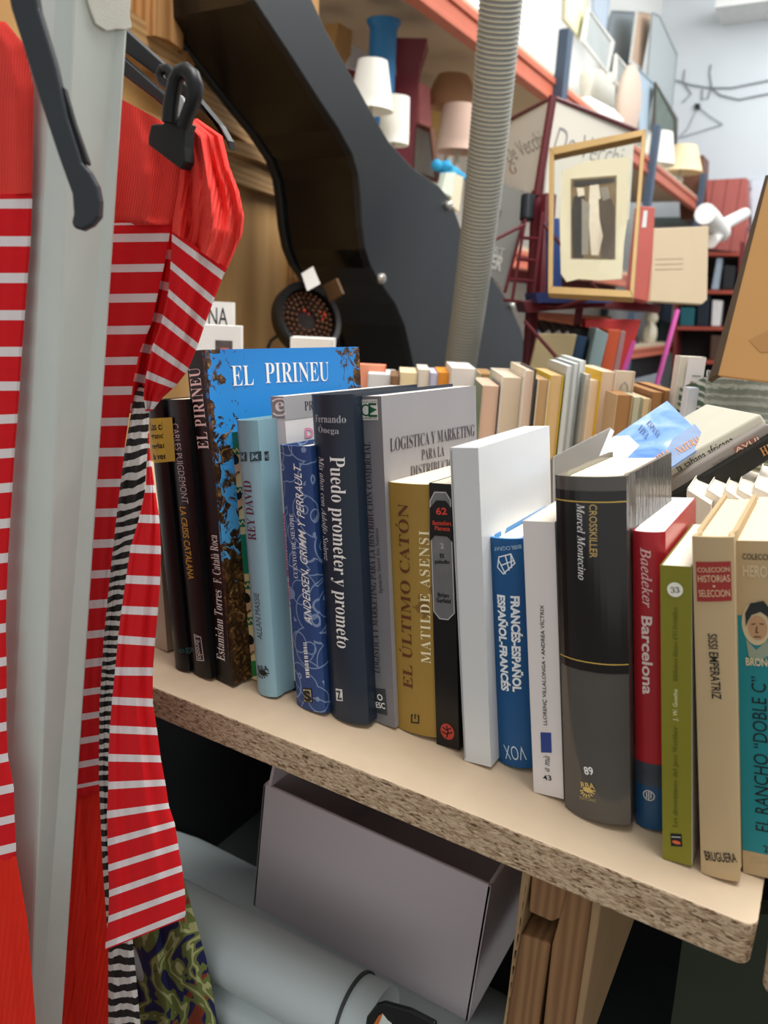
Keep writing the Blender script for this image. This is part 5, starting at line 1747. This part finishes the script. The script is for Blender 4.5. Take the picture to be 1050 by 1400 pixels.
for pa, pb_ in (((724, 270, 1.9), (690, 400, 1.9)), ((718, 300, 1.88), (700, 412, 1.88)), ((742, 290, 1.88), (728, 412, 1.88)), ((714, 325, 1.88), (739, 327, 1.88)), ((706, 354, 1.88), (736, 357, 1.88)), ((697, 382, 1.88), (731, 385, 1.88)), ((688, 410, 1.88), (740, 416, 1.88))):
    mb.tube([at(*pa), at(*pb_)], 0.0042, 6)
mb.build('wire_rack', M_BUR, ds)
for pts in ([(743, 306, 1.72), (818, 398, 1.62)], [(664, 334, 1.8), (716, 308, 1.86)], [(718, 440, 1.7), (764, 492, 1.6)], [(720, 414, 1.85), (764, 420, 1.75), (820, 404, 1.68)]):
    MB().tube([at(*p) for p in pts], 0.0042, 6).build('brace', M_BUR, ds)
slab('tray', [(715, 412), (745, 407), (820, 402), (904, 418), (902, 428), (820, 420), (760, 424), (720, 428)], wpl(1.8), 0.02, M_BUR, ds, ext=Vector((-.1, .2, 0)), bevel=0.002)
slab('bracket', [(788, 420), (798, 420), (794, 445), (785, 444)], wpl(1.82), 0.01, M_BUR, ds)
MB().tube([at(722, 268, 1.9), at(720, 300, 1.9)], 0.018, 10).build('clamp', flat('#20252c', 0.3), ds, smooth=40)

gb = thing('advert_board', 'grey printed board with white letters behind the hose, beside the wire stand', 'board', at(690, 390, 2.0))
PLg = ppl(at(676, 248, 2.05), at(722, 266, 1.98), at(686, 390, 2.02))
slab('panel', [(640, 236), (676, 246), (722, 266), (687, 392), (640, 350)], PLg, 0.008, flat('#8f918e', 0.5, 0.06, 8), gb)
slab('dark_print', [(664, 280), (686, 288), (680, 310), (666, 325), (662, 345)], PLg, 0.0005, flat('#5f6462', 0.5, 0.4, 30), gb, lift=0.001)
ptext('PLER', (658, 352), (688, 362), 20, PLg, flat('#d5d5d0'), gb, off=0.03, lift=0.002)
ptext('BURT', (662, 338), (690, 346), 11, PLg, flat('#bfbfbb'), gb, off=0.02, lift=0.002)

# the gold framed photograph between two panes
PF_ = ppl(at(751, 203, 1.62), at(882, 178, 1.56), at(749, 400, 1.52))
fr, ip = framed('gold framed old photograph on cream paper, leaning on the burgundy stand', [(751, 202), (883, 176), (866, 407), (749, 401)], PF_, 9, (flat('#a98a55', 0.4, 0.12, 30, metal=0.2), None), 0.018)
t = NT('clear_glass', 0.03, 0, 0.5)
t.b.inputs['Transmission Weight'].default_value = 1.0
t.b.inputs['IOR'].default_value = 1.08
t.base('#f6f8f6')
slab('glass', ip, PF_, 0.002, t.m, fr, lift=-0.006)
t = NT('aged_mount_paper', 0.8)
v = t.coord()
t.base(t.mix(t.noise(v, 8, 4), '#dccfae', '#e6dcc2'))
slab('mount_paper', [(768, 230), (800, 216), (838, 212), (861, 210), (858, 290), (853, 330), (850, 378), (820, 380), (790, 378), (774, 382), (766, 370), (765, 300)], PF_, 0.001, t.m, fr, lift=-0.009)
t = NT('sepia_photograph', 0.5)
v = t.coord()
n1 = t.noise(v, 26, 5, 0.8)
t.base(t.ramp(n1, [(0.3, '#2a2118'), (0.45, '#6a5438'), (0.58, '#b9a888'), (0.7, '#e2d8c4')]))
PHOTO = slab('photograph', [(780, 241), (843, 236), (841, 351), (780, 350)], PF_, 0.0006, flat('#75603f', 0.5, 0.3, 30), fr, lift=-0.0077)
DKS, LTS, MDS = flat('#2b241c', 0.5, 0.3, 60), flat('#d9cdb6', 0.5, 0.12, 60), flat('#8b8475', 0.5, 0.25, 60)
for px, mm, lf in (([(784, 266), (797, 262), (803, 280), (797, 350), (783, 350), (781, 285)], DKS, -.0069), ([(788, 254), (798, 254), (799, 264), (790, 266)], LTS, -.0064),
                   ([(795, 268), (806, 276), (804, 345), (795, 346)], MDS, -.0064), ([(806, 250), (818, 248), (822, 275), (818, 346), (808, 346), (804, 290)], LTS, -.0069),
                   ([(818, 270), (832, 262), (840, 280), (840, 350), (822, 350)], flat('#4a3b29', 0.5, 0.3, 60), -.0066), ([(820, 254), (831, 252), (834, 268), (824, 272)], MDS, -.006),
                   ([(811, 300), (819, 296), (824, 320), (818, 347), (810, 346)], LTS, -.006), ([(784, 244), (840, 240), (840, 246), (800, 251), (784, 252)], DKS, -.0064)):
    slab('photo_figure', px, PF_, 0.0003, mm, fr, lift=lf)
o = slab('book', [(733, 400), (836, 398), (838, 414), (735, 414)], wpl(1.74), 0.15, flat('#24366e', 0.4, 0.1), ext=Vector((-.08, .14, 0)))
tag(o, 'dark blue book lying flat under the gold frame', 'book')
o = slab('box', [(752, 300), (764, 298), (768, 392), (753, 392)], wpl(1.75), 0.05, flat('#2d4f94', 0.4, 0.1))
tag(o, 'blue box seen through the left glass of the gold frame', 'box')

rb = thing('book', 'big book with a rosy red spine and plain cream cover beside the gold frame', 'book', at(890, 414, 1.78))
PSp = ppl(at(880, 282, 1.74), at(896, 283, 1.76), at(865, 406, 1.72))
PCv = ppl(at(895, 312, 1.76), at(969, 309, 1.95), at(890, 412, 1.74))
slab('spine', [(877, 281), (896, 283), (889, 413), (863, 407)], PSp, 0.02, flat('#b5574e', 0.5), rb, bevel=0.002)
slab('spine_label', [(880, 288), (885, 288), (883, 311), (877, 311)], PSp, 0.0005, flat('#d6d6d6'), rb, lift=0.0008)
slab('cover', [(895, 312), (969, 309), (967, 410), (960, 416), (890, 412)], PCv, 0.015, flat('#c7b496', 0.7, 0.04), rb, bevel=0.002)
for y_ in (354, 361, 368):
    slab('printed_line', [(896, y_), (934, y_ - 1), (934, y_), (896, y_ + 1)], PCv, 0.0004, flat('#a5947a'), rb, lift=0.0006)

# slanted books on the burgundy shelf
SLB = [('buff cloth book at the left of the slanted row behind the paperbacks', [(736, 456), (789, 457), (772, 540), (716, 540)], 1.70, 0.03, '#bdae86'),
       ('dark blue book right of the buff one in the slanted row', [(789, 458), (804, 461), (784, 540), (772, 540)], 1.72, 0.10, '#26466c'),
       ('black book with a pale top between the blue and the grey ones', [(783, 449), (816, 447), (802, 500), (795, 500)], 1.80, 0.10, '#17191c'),
       ('blue grey book with a light spine in the slanted row', [(815, 448), (832, 457), (812, 540), (796, 540)], 1.68, 0.10, '#7f979b'),
       ('burnt orange book in the slanted row before the red panel', [(832, 451), (849, 451), (832, 540), (814, 540)], 1.70, 0.10, '#b5481f'),
       ('mauve grey slim book right of the orange one', [(849, 452), (856, 453), (840, 540), (832, 540)], 1.70, 0.10, '#8f6a6c'),
       ('big red and magenta folder at the right end of the slanted row', [(800, 436), (877, 437), (846, 540), (838, 540), (850, 452), (800, 448)], 1.78, 0.06, '#a8211f')]
for lb, px, w_, dp, col in SLB:
    r = thing('book', lb, 'book', at(px[-1][0], px[-1][1], w_), group='slanted row of books below the stand')
    slab('cover', px, wpl(w_), dp, flat(col, 0.5, 0.12, 20), r, ext=Vector((-.25, .55, 0)).normalized() * dp, bevel=0.002)
    if 'magenta' in lb:
        slab('magenta_side', [(864, 466), (870, 466), (846, 540), (838, 540)], wpl(w_), 0.001, flat('#b2408f', 0.4), r, lift=0.001)
o = slab('orange_bundle', [(728, 425), (795, 430), (838, 432), (836, 440), (800, 446), (735, 436)], wpl(1.95), 0.08, flat('#d98a6a', 0.6, 0.3, 40), bevel=0.004)
tag(o, 'salmon coloured folded bundle lying under the burgundy tray', 'bundle')
mb = MB()
for i, x_ in enumerate((738, 752, 766, 780)):
    mb.tube([at(x_, 438, 1.97), at(x_ + 10, 452, 1.97)], 0.016, 10)
o = mb.build('dark_roll', flat('#3a2a26', 0.6, 0.2), smooth=50)
tag(o, 'bundle of small dark brown rolls under the salmon coloured bundle', 'bundle')

# ------------------------------------------------------------------ right edge: cardboard and the wrapped bundle
t = NT('corrugated_card', 0.75, 0, 0.2)
v = t.coord()
t.base(t.mix(t.noise(v, 5, 4), '#a9814f', '#b98f5c'))
PK = ppl(at(1043, 262, .86), at(1120, 262, .80), at(978, 512, .84))
kc = thing('cardboard_sheet', 'brown cardboard sheet with a dark torn edge standing at the right picture edge', 'cardboard', at(1000, 515, .84))
slab('sheet', [(1047, 240), (1120, 215), (1120, 530), (1050, 521), (978, 512)], PK, 0.006, t.m, kc)
slab('dark_edge', [(1047, 240), (1051, 240), (982, 512), (976, 514), (968, 520), (975, 500)], PK, 0.008, flat('#4a3b2c', 0.8, 0.3, 60), kc, lift=0.0006)
slab('stain', [(1024, 465), (1050, 452), (1080, 450), (1080, 480), (1040, 482)], PK, 0.0003, flat('#a37a4a', 0.75, 0.05), kc, lift=0.0004)
wb = thing('wrapped_bundle', 'bundle of greenish sheets wrapped in clear film under the cardboard', 'bundle', at(1010, 600, .88))
PWB = wpl(.88)
t = NT('striped_stack', 0.5)
v = t.coord()
x = t.xyz(v)
t.base(t.ramp(t.math('FRACT', t.math('ADD', t.math('MULTIPLY', x[2], 55), t.math('MULTIPLY', t.noise(v, 20, 2), .5))), [(0.0, '#3f5a44'), (.25, '#4b6a50'), (.3, '#c9cfc6'), (.5, '#aeb7b0'), (.55, '#5c6e62'), (.8, '#d9dcd6'), (.9, '#7b8a7e')], 'CONSTANT'))
slab('sheets', [(968, 514), (1120, 520), (1120, 640), (1050, 600), (990, 580), (966, 560)], PWB, 0.2, t.m, wb, ext=FWD * .2)
t = NT('crinkled_clear_film', 0.12, 0, 0.6)
t.b.inputs['Transmission Weight'].default_value = 0.85
t.b.inputs['IOR'].default_value = 1.15
v = t.coord()
t.base('#e4e8e4')
t.bump(t.noise(v, 22, 4, 1.5), 0.9, 0.02)
slab('film', [(962, 508), (1000, 518), (1120, 522), (1120, 640), (1040, 600), (980, 585), (958, 560)], PWB, 0.004, t.m, wb, lift=0.012)
